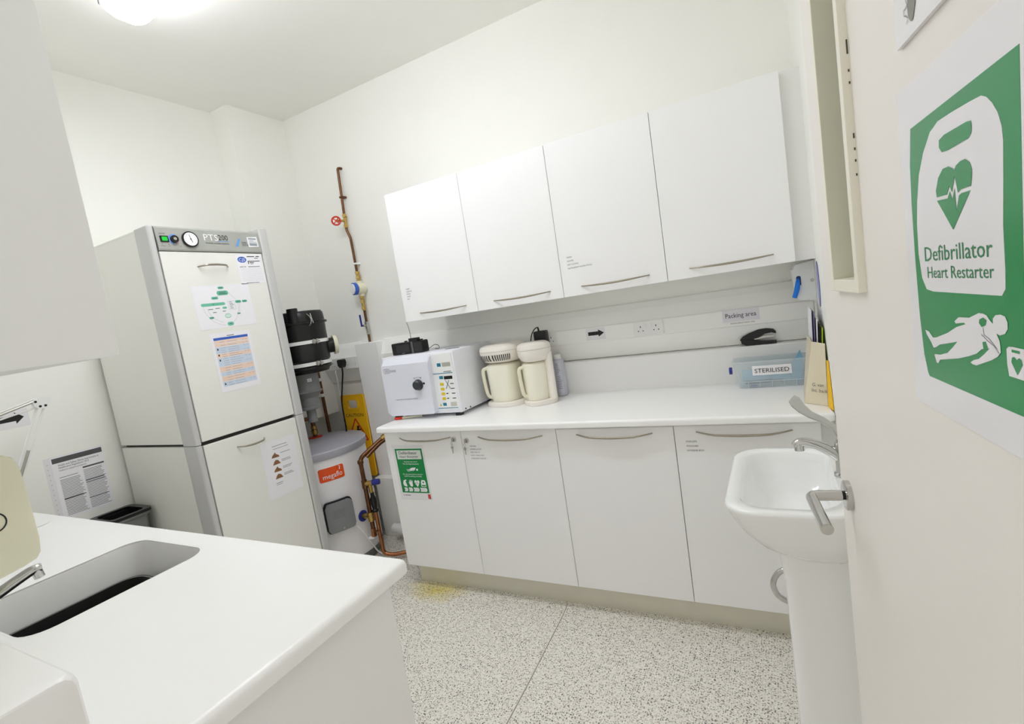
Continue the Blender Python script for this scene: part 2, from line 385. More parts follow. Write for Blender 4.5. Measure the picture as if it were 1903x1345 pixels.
bx = [-0.0767, 0.4083, 0.9086, 1.4082, 1.902]
blab = ['white base cabinet with a green poster on its door', 'white base cabinet with a printed list beside its lock and key',
        'white base cabinet with an unmarked door and no lock', 'white base cabinet partly behind the hand basin']
for i in range(4):
    x0, x1 = bx[i], bx[i + 1]
    t = thing('base_cabinet', blab[i], 'cabinet', (x0, YBF, 0.1242), 'base cabinets under the long worktop')
    bm = nb(); xa = x0 - 0.02 if i == 0 else x0
    box(bm, xa, x1, YBF + .021, YB - .001, 0.1242, 0.868, 0.001); obj('carcass', bm, LAMEDGE, t)
    top = (0.864, 0.861, 0.858, 0.859)[i]
    d = obj('door', box(nb(), x0 + .0015, x1 - .0015, YBF, YBF + .0185, 0.1242, top, 0.0015), LAM, t)
    hx0 = (0.024, 0.505, 1.003, 1.491)[i]; hx1 = (0.345, 0.842, 1.325, 1.814)[i]
    obj('handle', bow(hx0, hx1, YBF, (0.832, 0.831, 0.833, 0.835)[i], 0.010, 0.027), NICKEL, d, smooth=True)
    if i < 2:
        lx, lz = ((0.364, 0.822), (0.437, 0.815))[i]
        bm = nb(); lathe(bm, [(0.013, 0), (0.013, -.004), (0.010, -.006), (0.0085, -.006), (0.0085, -.004), (0.001, -.004)], (lx, YBF, lz), 24, 'y'); obj('lock', bm, CHROME, d, smooth=True)
        bm = nb(); box(bm, lx - .0015, lx + .0015, YBF - .022, YBF - .004, lz - .009, lz + .009, .0008)
        tube(bm, [(lx - .004, YBF - .016, lz - .008), (lx - .009, YBF - .016, lz - .018), (lx - .006, YBF - .016, lz - .028), (lx - .001, YBF - .016, lz - .018), (lx - .004, YBF - .016, lz - .008)], .0012, 6)
        lathe(bm, [(0.0005, -.001), (0.0075, -.001), (0.0075, .001), (0.0005, .001)], (lx - .006, YBF - .016, lz - .037), 14, 'y')
        box(bm, lx - .0085, lx - .0035, YBF - .017, YBF - .015, lz - .066, lz - .042)
        obj('key', bm, STEEL, d, smooth=True)
    if i == 1:
        lettering('lettering', FB, [(s, 0.450 + k * .0, .783 - k * .0152, .0062, None, 'l') for k, s in enumerate(('OXYGEN', 'DEFIBRILLATOR', 'FIRST AID KIT', 'POST CANAL BOX', 'EMERGENCY DRUGS'))], GREYINK, d)
    if i == 3:
        lettering('lettering', FB, [(s, 1.451, .794 - k * .0178, .0068, None, 'l') for k, s in enumerate(('FORCEPS', 'POUCHES', 'HYGIENE BOX'))], GREYINK, d)
struct('trim_4', box(nb(), bx[4], XR, YBF + .022, YBF + .04, 0.1242, 0.866), LAMEDGE, 'narrow white filler between the last base cabinet and the side wall', 'filler')
struct('trim_5', box(nb(), -0.055, XR, -0.502, -0.486, 0.0, 0.1235), PLINTH, 'brushed metal plinth under the base cabinets', 'plinth')

def worktop(name, label, x0, x1, y0, y1, z0, z1, hole=None, r=0.012, rc=0.02, open_right=False):
    t = thing(name, label, 'worktop', ((x0 + x1) / 2, (y0 + y1) / 2, z0))
    bm = nb(); loops = []
    for k in range(0, 7):
        a = math.pi / 2 * k / 6; i = r * (1 - math.cos(a)); loops.append(rrect(x0 + i, x1 - i, y0 + i, y1 - i, rc - i * .5, z1 - r + r * math.sin(a)))
    low = [rrect(x0 + .004, x1 - .004, y0 + .004, y1 - .004, rc, z0), rrect(x0, x1, y0, y1, rc, z0 + .004)]
    R = loft(bm, low + loops, True, hole is None)
    if hole:
        H = [rrect(*hole[:4], hole[4] , z1)]
        hv = [bm.verts.new(p) for p in H[0]]; n = len(hv)
        he = [bm.edges.new((hv[i], hv[(i + 1) % n])) for i in range(n)]
        top = R[-1]; te = []
        for i in range(len(top)):
            e = bm.edges.get((top[i], top[(i + 1) % len(top)])); te.append(e)
        bmesh.ops.triangle_fill(bm, use_beauty=True, use_dissolve=False, edges=he + te)
        # cut the underside the same way
        f0 = [f for f in bm.faces if len(f.verts) > 8]
        bmesh.ops.delete(bm, geom=f0, context='FACES')
        bmesh.ops.recalc_face_normals(bm, faces=bm.faces)
    obj('slab', bm, SOLID, t, smooth=True, auto=0.5)
    return t
wt = worktop('worktop', 'long white solid worktop along the back wall', -0.1014, XR - .001, -0.599, YB - .001, 0.870, 0.90)
# upstand with coved foot
F = Fr((-0.1014, 0, 0), Y)    # profile in (y, z), swept along x
prof = [(0.059, 0.9), (-.012, 0.9), (-.012, 0.9005), (-.004, 0.903), (0.0, 0.910), (0.0, 1.064), (0.003, 1.069), (0.059, 1.07)]
bm = nb(); loft(bm, [[(x, y, z) for y, z in prof] for x in (-0.1014, XR - .001)]); obj('upstand', bm, SOLID, wt)

# ------------------------------------------------------------------ dado trunking and sockets
tp = [(YB - .001, 1.338), (0.046, 1.334), (0.030, 1.305), (0.006, 1.246), (0.0, 1.242), (0.0, 1.168), (0.006, 1.164), (0.034, 1.100), (0.044, 1.076), (YB - .001, 1.0715)]
def trunk(label, x0, x1, name='dado_trunking'):
    t = thing(name, label, 'trunking', ((x0 + x1) / 2, YB, 1.073))
    bm = nb(); loft(bm, [[(x, y, z) for y, z in tp] for x in (x0, x1)]); obj('channel', bm, TRUNK, t)
    return t
tr = trunk('white dado trunking with sockets and signs above the long worktop', -0.5115, XR - .001)
obj('cover_strip', box(nb(), -0.50, XR - .002, -0.0022, 0.001, 1.170, 1.2405, .0006), TRUNK, tr)
tl = trunk('short white trunking with two sockets beside the black canister', -1.05, -0.713)
FT = Fr((0, -0.0022, 0), X)
def socket(label, x0, z0, w, h, pos, sw, front=-0.0022, group=None):
    t = thing('wall_socket', label, 'socket', (x0, front, z0), group)
    obj('plate', box(nb(), x0, x0 + w, front - .006, front, z0, z0 + h, .002), PLAST, t)
    G = Fr((0, front - .006, 0), X)
    bm = nb()
    for px in pos:
        zc = z0 + h * .42
        rect(bm, G, px - .002, px + .002, zc + .010, zc + .0185, .0004)
        rect(bm, G, px - .0145, px - .0085, zc - .008, zc - .004, .0004); rect(bm, G, px + .0085, px + .0145, zc - .008, zc - .004, .0004)
    obj('pin_holes', bm, INK, t, kind='stuff')
    for px in sw: obj('rocker_switch', box(nb(), px - .006, px + .006, front - .0085, front - .005, z0 + h * .56, z0 + h * .82, .0012), PLAST, t)
    return t
socket('white double wall socket on the trunking between the two signs', 1.163, 1.1715, 0.146, 0.070, (1.198, 1.274), (1.222, 1.25))
socket('white wall socket with nothing plugged in, next to the black canister', -1.022, 1.166, 0.132, 0.080, (-0.957,), (-0.985,), 0.0)
socket('white wall socket with a black plug in it', -0.885, 1.166, 0.150, 0.080, (-0.83,), (-0.77,), 0.0)
socket('white wall socket behind the power adapter, mostly hidden', 0.60, 1.1715, 0.146, 0.070, (0.635, 0.711), (0.66, 0.688))

# signs on the trunking
t = sheet('arrow_sign', 'white label with a black arrow on trunking above the cream water distillers', Fr((0.910, -0.0022, 1.176), X), 0.104, 0.062, 'sign', POUCH)
G = Fr((0.910, -0.0022, 1.176), X)
def arrow(bm, F, a0, a1, b, hw, off=.0009, sh=.5, hl=1.6):
    k = a1 - hw * hl
    flat(bm, F, ((a0, b - hw * sh), (k, b - hw * sh), (k, b - hw), (a1, b), (k, b + hw), (k, b + hw * sh), (a0, b + hw * sh)), off); return bm
obj('arrow', arrow(nb(), G, 0.012, 0.098, 0.034, 0.019), INK, t)
t = sheet('packing_area_sign', 'grey label reading Packing area on the trunking', Fr((1.578, -0.0022, 1.188), X), 0.154, 0.056, 'sign', mat('lilac_label', (228, 225, 232), .4))
lettering('lettering', Fr((1.578, -0.0022, 1.188), X), [('Packing area', .077, .019, .021, .128, 'c')], INK, t, .0009)
t = sheet('date_label', 'narrow clear strip of tiny capitals below the Packing area label', Fr((1.604, -0.0022, 1.1755), X), 0.112, 0.010, 'label', TRUNK)
lettering('lettering', Fr((1.604, -0.0022, 1.1755), X), [('INSTRUMENT DATE 1YR1', .056, .0025, .0052, .100, 'c')], INK, t, .0009)

# ------------------------------------------------------------------ tall equipment tower against the left wall
XF = -0.53; YT0, YT1 = -1.246, -0.716; ZT = 1.996; ZS = 1.0145
t = thing('equipment_tower', 'tall pale grey compressor tower with aluminium corner pillars and control panel', 'equipment', (-.86, -.96, 0))
obj('side_panel', box(nb(), -1.195, -0.645, YT0, YT0 + .02, ZS + .008, ZT - .012, .002), UNIT, t)
obj('side_panel', box(nb(), -1.195, -0.645, YT0, YT0 + .02, 0.05, ZS - .006, .002), UNIT, t)
obj('inner_body', box(nb(), -1.19, -0.56, YT0 + .02, YT1 - .002, 0.05, ZT - .014), mat('unit_inner', (52, 52, 48), .6), t)
obj('top_panel', box(nb(), -1.195, -0.645, YT0, YT1 - .001, ZT - .012, ZT - .004, .001), UNIT, t)
obj('foot_plinth', box(nb(), -1.16, -0.58, YT0 + .03, YT1 - .03, 0.0, 0.05), DARKGAP, t)
def pillar(y0, y1, z0, z1, x0=-0.641, x1=XF, r=.018):
    bm = nb(); loft(bm, [rrect(x0, x1, y0, y1, r, z) for z in (z0, z1 - .004)] + [rrect(x0 + .004, x1 - .004, y0 + .004, y1 - .004, r * .8, z1)]); return bm
for z0, z1 in ((0.03, ZS - .0015), (ZS + .0015, ZT)):
    obj('corner_pillar', pillar(YT0 - .006, YT0 + .022, z0, z1, r=.0125), ALU, t, smooth=True)
for z0, z1 in ((0.03, ZS - .0015), (ZS + .0015, ZT + .022)):
    obj('corner_pillar', pillar(-0.714, -0.664, z0, z1, r=.01), ALU, t, smooth=True)
ya, yb_ = -1.219, -0.719
du = obj('upper_door', box(nb(), -0.556, XF - .006, ya, yb_, ZS + .010, 1.886, .003), UNIT, t)
dl = obj('lower_door', box(nb(), -0.556, XF - .006, ya, yb_, 0.06, ZS - .008, .003), UNIT, t)
FX = Fr((XF - .006, 0, 0), Y)
def bow_y(y0, y1, x, z, sag, out, r=.0045):
    n = 12; return tube(nb(), [(x + out * min(1, (1 - (2 * i / n - 1) ** 2) * 1.7), y0 + (y1 - y0) * i / n, z - sag * (1 - (2 * i / n - 1) ** 2)) for i in range(n + 1)], [r * .7, r, r * 1.1, r, r * .7], 10, smooth=False)
obj('handle', bow_y(-1.066, -0.918, XF - .007, 1.818, -0.006, .028), NICKEL, du, smooth=True)
obj('handle', bow_y(-1.066, -0.918, XF - .007, 0.953, 0.008, .028), NICKEL, dl, smooth=True)
# control panel, leaning back slightly at its top
bm = nb(); loft(bm, [[(-0.57, y, 1.889), (XF - .004, y, 1.889), (XF - .002, y, 1.896), (XF - .010, y, 1.990), (XF - .016, y, 1.997), (-0.57, y, 1.999)] for y in (ya, yb_ + .002)])
cp = obj('control_panel', bm, PANELG, t)
FP = Fr((XF - .0018, 0, 1.896), Y, (-.008, 0, .094))      # v runs up the sloping panel
def cpart(name, bm, m, **k): return obj(name, bm, m, cp, **k)
cpart('power_switch', prism(nb(), FP, rrect(-1.205, -1.170, .030, .058, .002), 0, .003), BLACK)
cpart('switch_light', prism(nb(), FP, rrect(-1.199, -1.176, .035, .053, .003), .003, .0055), PALEGRN)
bm = nb()
for k in range(16):
    a0, a1 = math.radians(60 + 200 * k / 16), math.radians(60 + 200 * (k + 1) / 16)
    flat(bm, FP, [(-1.146 + r * math.cos(a), .044 + r * math.sin(a)) for r, a in ((.0175, a0), (.024, a0), (.024, a1), (.0175, a1))], .0006)
cpart('dial_scale', bm, mat('dial_blue', (110, 150, 220), .5))
bm = nb()
for k in range(10):
    a0, a1 = math.radians(-70 + 110 * k / 10), math.radians(-70 + 110 * (k + 1) / 10)
    flat(bm, FP, [(-1.146 + r * math.cos(a), .044 + r * math.sin(a)) for r, a in ((.0175, a0), (.022, a0), (.022, a1), (.0175, a1))], .0006)
cpart('dial_scale', bm, mat('dial_pink', (206, 160, 186), .5))
def disc(F, a, b, r0, r1, d0, d1, n=32):
    return prism(nb(), F, [(a + r1 * math.cos(2 * math.pi * k / n), b + r1 * math.sin(2 * math.pi * k / n)) for k in range(n)], d0, d1)
cpart('dial_knob', disc(FP, -1.146, .044, 0, .0165, 0, .010), BLACK)
cpart('dial_cap', disc(FP, -1.146, .044, 0, .007, .010, .012), STEEL)
cpart('gauge_bezel', disc(FP, -1.076, .046, 0, .036, 0, .009, 40), BLACK)
cpart('gauge_face', disc(FP, -1.076, .046, 0, .0305, .009, .0096, 40), PAPER)
bm = nb()
for k in range(13):
    a = math.radians(220 - 260 * k / 12); line(bm, FP, (-1.076 + .022 * math.cos(a), .046 + .022 * math.sin(a)), (-1.076 + .027 * math.cos(a), .046 + .027 * math.sin(a)), .001, .0100)
line(bm, FP, (-1.071, .030), (-1.080, .066), .0022, .0102); circ(bm, FP, -1.076, .046, .003, .0104)
cpart('gauge_needle', bm, INK)
lettering('lettering_white', FP, [('PTS', -1.008, .046, .030, .070, 'l')], mat('white_print', (244, 244, 244), .5), cp, .0008)
lettering('model_number', FP, [('200', -.936, .050, .026, .048, 'l')], INK, cp, .0008)
lettering('model_name', FP, [('POWER TOWER SILENCE', -1.004, .030, .0062, .116, 'l')], INK, cp, .0008)
lettering('maker_lettering', FP, [('DÜRR', -.818, .038, .0085, .026, 'l'), ('DENTAL', -.818, .027, .0085, .034, 'l')], mat('maker_grey', (96, 100, 108), .5), cp, .0008)
sl = lettering('switch_lettering', FP, [('POWER', -1.203, .066, .005, None, 'l'), ('I', -1.201, .018, .006, None, 'l'), ('BETRIEB', -1.207, .011, .0035, None, 'l'), ('0', -1.175, .018, .006, None, 'l'), ('AUS', -1.178, .011, .0035, None, 'l'), ('0 min', -1.155, .015, .004, None, 'l'), ('max', -1.128, .012, .004, None, 'l')], INK, cp, .0008); sl['kind'] = 'stuff'
obj('underline', rect(nb(), FP, -.94, -.888, .043, .0455, .0007), mat('logo_blue', (96, 158, 226), .5), cp)
bm = nb(); flat(bm, FP, ((-.856, .022), (-.843, .022), (-.822, .062), (-.832, .062)), .0007)
cpart('logo_mark', bm, mat('logo_blue', (96, 158, 226), .5))
cpart('badge', prism(nb(), FP, ((-.785, .020), (-.728, .024), (-.728, .076), (-.785, .072)), 0, .0012), POUCH)
bm = nb(); rect(bm, FP, -.778, -.735, .060, .068, .0014); rect(bm, FP, -.778, -.735, .028, .042, .0014); rect(bm, FP, -.778, -.735, .046, .049, .0014); rect(bm, FP, -.776, -.752, .052, .055, .0014)
cpart('badge_print', bm, mat('badge_grey', (150, 160, 164), .5))

# papers stuck on the tower
XS = XF - .0058
def sx(y, z, rot=0): return Fr((XS, y, z), Y).rot(rot)
G = sx(-0.866, 1.730, 1.5); t = sheet('service_card', 'small white service record card below the tower control panel', G, 0.140, 0.147, 'card')
bm = nb(); circ(bm, G, .032, .122, .024, .0008, 28, .015); obj('logo_oval', bm, ROYAL, t)
lettering('logo_letters', G, [('CJS', .032, .1145, .015, .034, 'c')], PAPER, t, .0011)
bm = nb(); rect(bm, G, .062, .104, .135, .139, .0008); rect(bm, G, .112, .132, .135, .139, .0008); rect(bm, G, .102, .124, .127, .130, .0008); rect(bm, G, .066, .13, .112, .1155, .0008); rect(bm, G, .07, .095, .105, .1085, .0008); rect(bm, G, .074, .09, .099, .1015, .0008); rect(bm, G, .062, .066, .099, .1155, .0008); rect(bm, G, .012, .032, .085, .0875, .0008); rect(bm, G, .036, .046, .085, .0875, .0008); rect(bm, G, .058, .124, .085, .0875, .0008); rect(bm, G, .03, .10, .004, .006, .0008); obj('print', bm, INK, t, kind='stuff')
bm = nb()
for k in range(9): rect(bm, G, .012, .13, .076 - k * .0075, .0765 - k * .0075, .0008)
obj('ruled_lines', bm, PALEINK, t, kind='stuff')

G = sx(-1.118, 1.524, 1.2); t = sheet('flow_chart', 'landscape white sheet with a green rounded-box flow chart on the tower', G, 0.290, 0.204, 'notice')
bm = nb()
def pill(bm, F, a, b, w, h, off=.0008): flat(bm, F, [(a + x, b + y) for x, y in rrect(-w / 2, w / 2, -h / 2, h / 2, h * .48, n=4)], off)
for a, b, w, h in ((.142, .190, .030, .012), (.146, .165, .058, .022), (.102, .143, .034, .013), (.088, .114, .118, .014), (.216, .118, .032, .014), (.250, .118, .028, .012), (.140, .094, .022, .010), (.148, .054, .030, .020), (.152, .015, .032, .018), (.066, .052, .024, .010), (.206, .060, .018, .007)):
    bm = nb(); pill(bm, G, a, b, w, h); obj('flow_box', bm, FLOWG, t)
bm = nb(); pill(bm, G, .148, .054, .026, .015, .0011); obj('box_inside', bm, mat('pale_green', (214, 236, 222), .6), t)
bm = nb()
for a, b, w in ((.142, .190, .018), (.146, .168, .034), (.146, .161, .04), (.102, .143, .02), (.088, .114, .006), (.216, .118, .02), (.250, .118, .018), (.066, .052, .016), (.206, .060, .014), (.152, .015, .012), (.070, .092, .024), (.104, .094, .022), (.086, .076, .018), (.134, .078, .016)): rect(bm, G, a - w / 2, a + w / 2, b - .0015, b + .0015, .0012)
for k in range(5): rect(bm, G, .168, .182 + .004 * (k % 3), .118 - k * .0075, .120 - k * .0075, .0012)
obj('print', bm, mat('flow_text', (70, 104, 96), .6), t, kind='stuff')
bm = nb()
def arc(bm, F, c, r, r2, a0, a1, w, off, n=14):
    P = [(c[0] + r * math.cos(math.radians(a0 + (a1 - a0) * k / n)), c[1] + r2 * math.sin(math.radians(a0 + (a1 - a0) * k / n))) for k in range(n + 1)]
    for p, q in zip(P, P[1:]): line(bm, F, p, q, w, off)
arc(bm, G, (.142, .105), .104, .095, 180, 262, .0009, .0009); arc(bm, G, (.142, .105), .088, .082, 188, 256, .0009, .0009); arc(bm, G, (.140, .105), .070, .092, -76, -20, .0009, .0009); line(bm, G, (.178, .164), (.206, .130), .0009, .0009); line(bm, G, (.128, .154), (.110, .150), .0009, .0009); line(bm, G, (.214, .110), (.208, .066), .0009, .0009); line(bm, G, (.222, .110), (.214, .066), .0009, .0009)
for a, b, c, d in ((.162, .124, .196, .124), (.162, .082, .196, .082), (.162, .082, .162, .124), (.196, .082, .196, .124)): line(bm, G, (a, b), (c, d), .0008, .0009)
obj('arrows', bm, PALEINK, t, kind='stuff')

G = sx(-1.082, 1.222, 0.6); t = sheet('table_sheet', 'white sheet with a peach and pale blue striped table on the tower', G, 0.207, 0.280, 'notice')
bands = [(.246, .232, PEACH), (.230, .216, PEACH), (.214, .184, SKYB), (.183, .164, PEACH), (.163, .122, SKYB), (.121, .096, PEACH), (.095, .076, SKYB), (.075, .050, PEACH), (.049, .026, SKYB)]
bp, bb = nb(), nb()
for z1, z0, m in bands: obj('table_row', rect(nb(), G, .016, .192, z0, z1, .0008), m, t)
obj('header_row', rect(nb(), G, .016, .192, .247, .259, .0008), ROYAL, t)
bm = nb(); rect(bm, G, .085, .122, .263, .266, .0008)
for z in (.200, .172, .148, .034):
    flat(bm, G, ((.022, z), (.030, z), (.028, z + .009), (.024, z + .009)), .0012)
obj('marks', bm, INK, t, kind='stuff')
bm = nb()
for z1, z0, m in bands:
    n = max(1, int((z1 - z0) / .009))
    for k in range(n):
        z = z1 - (k + .7) * (z1 - z0) / n
        rect(bm, G, .042, .042 + .02 + .012 * random.random(), z, z + .002, .0011); rect(bm, G, .078, .125 + .02 * random.random(), z, z + .002, .0011)
        if k % 2 == 0: rect(bm, G, .158, .166, z, z + .002, .0011); rect(bm, G, .174, .184, z, z + .002, .0011)
obj('rows_of_text', bm, PALEINK, t, kind='stuff')

G = sx(-0.958, 0.632, -1.2); t = sheet('hand_care_sheet', 'white sheet with four small brown pictures on the lower tower door', G, 0.204, 0.294, 'notice')
for k in range(4):
    bm = nb(); z = .206 - k * .037
    flat(bm, G, ((.050, z), (.096, z - .002), (.092, z + .008), (.078, z + .016), (.074, z + .026), (.066, z + .020), (.054, z + .010)) if k % 2 == 0 else ((.050, z), (.097, z), (.084, z + .020), (.070, z + .024), (.060, z + .016)), .0009); obj('picture', bm, BROWN, t)
bm = nb(); rect(bm, G, .062, .150, .262, .2645, .0008); rect(bm, G, .066, .158, .248, .250, .0008); rect(bm, G, .050, .090, .072, .0745, .0008); rect(bm, G, .050, .086, .064, .066, .0008)
for k in range(4):
    for j in range(1 if k == 0 else 2): rect(bm, G, .104, .168 - .02 * random.random(), .220 - k * .037 - j * .007, .2225 - k * .037 - j * .007, .0008)
obj('print', bm, GREYINK, t, kind='stuff')

# ------------------------------------------------------------------ left wall: arrow, regulations notice, folding lamp, bin
G = Fr((XL, -1.69, 1.222), Y); t = sheet('arrow_sign', 'white label with a black arrow on the left wall behind the folding lamp', G, 0.135, 0.078, 'sign', POUCH)
obj('arrow', arrow(nb(), G, 0.018, 0.118, 0.043, 0.026, sh=.5, hl=1.15), INK, t)
G = Fr((XL, -1.553, 0.752), Y).rot(-.6); t = sheet('regulations_notice', 'punched plastic pocket with a health and safety leaflet on the left wall', G, 0.232, 0.300, 'notice', POUCH)
G2 = G.at(.026, 0, .0004)
obj('leaflet', prism(nb(), G2, ((0, 0), (.206, 0), (.206, .297), (0, .297)), 0.0003, .0008), PAPER, t)
obj('banner', rect(nb(), G2, .004, .202, .268, .292, .0011), mat('banner_grey', (86, 86, 88), .5), t)
obj('side_banner', rect(nb(), G2, .112, .200, .213, .2205, .0011), mat('banner_grey2', (86, 86, 88), .5), t)
lettering('headline', G2, [('Health and Safety (Sharp Instruments in', .024, .252, .0085, .160, 'l'), ('Healthcare) Regulations 2013', .024, .240, .0085, .118, 'l'), ('Guidance for employers and employees', .024, .228, .0062, .106, 'l')], INK, t, .0012)
bm = nb()
textlines(bm, G2, .018, .104, .012, .188, 26, .0011, .42, .18); textlines(bm, G2, .112, .198, .012, .206, 29, .0011, .42, .18)
rect(bm, G2, .018, .09, .196, .199, .0011)
obj('body_text', bm, mat('text_grey', (150, 150, 152), .6), t, kind='stuff')
bm = nb(); rect(bm, G2, .018, .104, .092, .095, .0013); rect(bm, G2, .112, .19, .140, .143, .0013); rect(bm, G2, .112, .19, .150, .153, .0013); rect(bm, G2, .112, .194, .062, .065, .0013); obj('subheads', bm, INK, t, kind='stuff')
bm = nb()
for k in range(11): circ(bm, G, .012, .03 + k * .024, .003, .0008, 10)
obj('punch_holes', bm, mat('hole_grey', (206, 204, 200), .5), t, kind='stuff')

t = thing('folding_lamp', 'white folding arm of a bench lamp clamped on the sink counter', 'lamp', (-1.10, -1.78, 0.9))
E0, E1, E2 = Vector((-1.02, -1.745, 0.93)), Vector((-1.02, -1.567, 1.318)), Vector((-1.02, -1.80, 1.272))
def strut(bm, a, b, off, r=.0055): cyl(bm, a + off, b + off, r, seg=10)
bm = nb()
for s in (-.012, .012): strut(bm, E0, E1, Vector((0, s, 0)), .0045)
obj('lower_arm', bm, PLAST, t, smooth=True)
bm = nb(); strut(bm, E0 + (E1 - E0) * .05, E0 + (E1 - E0) * .52, Vector((.012, 0, 0)), .006); obj('spring', bm, STEEL, t, smooth=True)
bm = nb()
for s in (-.008, .010): strut(bm, E1 + Vector((0, -.02, s)), E2, Vector((0, 0, s)), .004)
obj('upper_arm', bm, PLAST, t, smooth=True)
bm = nb(); strut(bm, E1 + Vector((0, -.03, .006)), E2, Vector((.010, 0, .004)), .006); obj('spring', bm, STEEL, t, smooth=True)
GE = Fr((E1.x + .012, E1.y, E1.z), Y)
obj('elbow_joint', prism(nb(), GE, [(-.034, .006), (-.026, .020), (-.004, .026), (.022, .020), (.030, .010), (.016, -.012), (.006, -.026), (-.020, -.024), (-.032, -.010)], -.020, .006), PLAST, t)
bm = nb()
for a, b in ((-.026, .008), (-.014, -.014), (.004, -.014)): obj('pivot_screw', prism(nb(), GE, [(a + .005 * math.cos(k * math.pi / 6), b + .005 * math.sin(k * math.pi / 6)) for k in range(12)], .006, .0075), INK, t)
bm = nb(); cyl(bm, (-1.02, -1.745, .905), (-1.02, -1.745, .935), .018, seg=20); box(bm, -1.06, -.98, -1.79, -1.725, .9003, .912, .004); obj('clamp', bm, PLAST, t)

t = thing('waste_bin', 'grey open waste bin with black liner between the counter and tower', 'bin', (-1.07, -1.37, 0))
zt = 0.712
def binloop(i, z): return rrect(-1.212 + i, -1.0 - i, -1.45 + i, -1.262 - i, .03, z)
bm = nb(); loft(bm, [binloop(.04, 0), binloop(.012, zt - .03), binloop(.0, zt - .02), binloop(0, zt), binloop(.016, zt), binloop(.02, zt - .03), binloop(.03, zt - .2)], True, False); obj('body', bm, mat('bin_grey', (120, 122, 120), .4), t, smooth=True)
bm = nb(); loft(bm, [binloop(.021, zt - .012), binloop(.032, zt - .25), binloop(.05, .1)], False, True); obj('liner', bm, BLACK, t, smooth=True)
bm = nb(); loft(bm, [binloop(-.003, zt - .010), binloop(-.003, zt + .004), binloop(.022, zt + .004), binloop(.022, zt - .010)], False, False); obj('liner_rim', bm, mat('liner_black', (26, 26, 26), .3), t, smooth=True)

# ------------------------------------------------------------------ black separator canister beside the tower
cx, cy = -0.755, -0.40
t = thing('separator_canister', 'black cylindrical separator tank with white clamp bands beside the tower', 'tank', (cx, cy, 1.0))
bm = nb(); lathe(bm, [(.10, 1.205), (.128, 1.208), (.134, 1.222), (.150, 1.232), (.150, 1.244), (.140, 1.25), (.140, 1.272), (.150, 1.285), (.152, 1.375), (.147, 1.383), (.147, 1.391), (.153, 1.398), (.155, 1.50), (.15, 1.503)], (cx, cy, 0), 48); obj('body', bm, BLACK, t, smooth=True)
bm = nb(); lathe(bm, [(.15, 1.498), (.167, 1.500), (.168, 1.512), (.156, 1.516), (.153, 1.562), (.144, 1.575), (.10, 1.580), (.01, 1.582)], (cx, cy, 0), 48); lid = obj('lid', bm, BLACK, t, smooth=True)
dcam = Vector((0.78, -0.63, 0)); side = Vector((0.63, 0.78, 0))
def around(a, r, z):
    b = math.radians(-39 + a); return Vector((cx + r * math.cos(b), cy + r * math.sin(b), z))
bm = nb(); A = around(-8, .135, 1.51); cyl(bm, A, A + Vector((0, 0, .086)), .034, .030, 20); obj('lid_knob', bm, BLACK, lid, smooth=True)
for z, r in ((1.392, .1565), (1.262, .152)):
    bm = nb(); lathe(bm, [(r - .004, z - .010), (r, z - .010), (r, z + .010), (r - .004, z + .010)], (cx, cy, 0), 48); bd = obj('clamp_band', bm, PLAST, t, smooth=True)
    bm = nb()
    for a in (24, 32): p = around(a, r + .004, z); box(bm, p.x - .006, p.x + .006, p.y - .006, p.y + .006, z - .014, z + .014, .002)
    cyl(bm, around(20, r + .008, z), around(37, r + .008, z), .004, seg=8); obj('clamp_screw', bm, STEEL, bd)
bm = nb(); tube(bm, [around(20, .160, 1.555), around(23, .178, 1.535), around(24, .182, 1.515), around(22, .176, 1.494), around(20, .168, 1.488)], .0035, 8); tube(bm, [around(28, .160, 1.555), around(25, .182, 1.53), around(28, .176, 1.50)], .0035, 8); obj('latch', bm, CHROME, t, smooth=True)
bm = nb(); lathe(bm, [(.05, .98), (.062, .985), (.062, .995), (.052, 1.0), (.058, 1.055), (.083, 1.082), (.090, 1.09), (.080, 1.098), (.080, 1.208), (.06, 1.21)], (cx - .035, cy, 0), 36); nk = obj('funnel_neck', bm, GREYP, t, smooth=True)
bm = nb(); lathe(bm, [(.0, .90), (.028, .90), (.028, .985), (0, .985)], (cx - .035, cy, 0), 20); obj('drain_stub', bm, GREYP, nk, smooth=True)
p = around(8, .081, 1.178)
G = Fr((cx - .035, cy, 1.165) + () if False else Vector((cx - .035, cy, 1.165)) + Vector((math.cos(math.radians(-22)), math.sin(math.radians(-22)), 0)) * .081, Vector((math.sin(math.radians(22)), math.cos(math.radians(22)), 0)))
obj('type_label', prism(nb(), G, ((-.013, -.010), (.013, -.010), (.013, .010), (-.013, .010)), 0, .001), PAPER, nk)
lettering('label_print', G, [('G', 0, -.006, .012, None, 'c')], GREYINK, nk, .0015)
sd = Vector((0.55, 0.835, 0)).normalized(); q = Vector((cx, cy, 1.352)) + sd * .15
bm = nb(); cyl(bm, q - sd * .01, q + sd * .035, .046, seg=28); obj('side_port', bm, BLACK, t, smooth=True)
bm = nb(); cyl(bm, q + sd * .030, q + sd * .052, .060, .056, seg=32); obj('port_cap', bm, CREAM, t, smooth=True)
bm = nb(); box(bm, -1.0595, -.88, -.345, -.30, 1.29, 1.37, .004)
obj('wall_bracket', bm, mat('bracket_grey', (90, 90, 90), .5, .5), t)

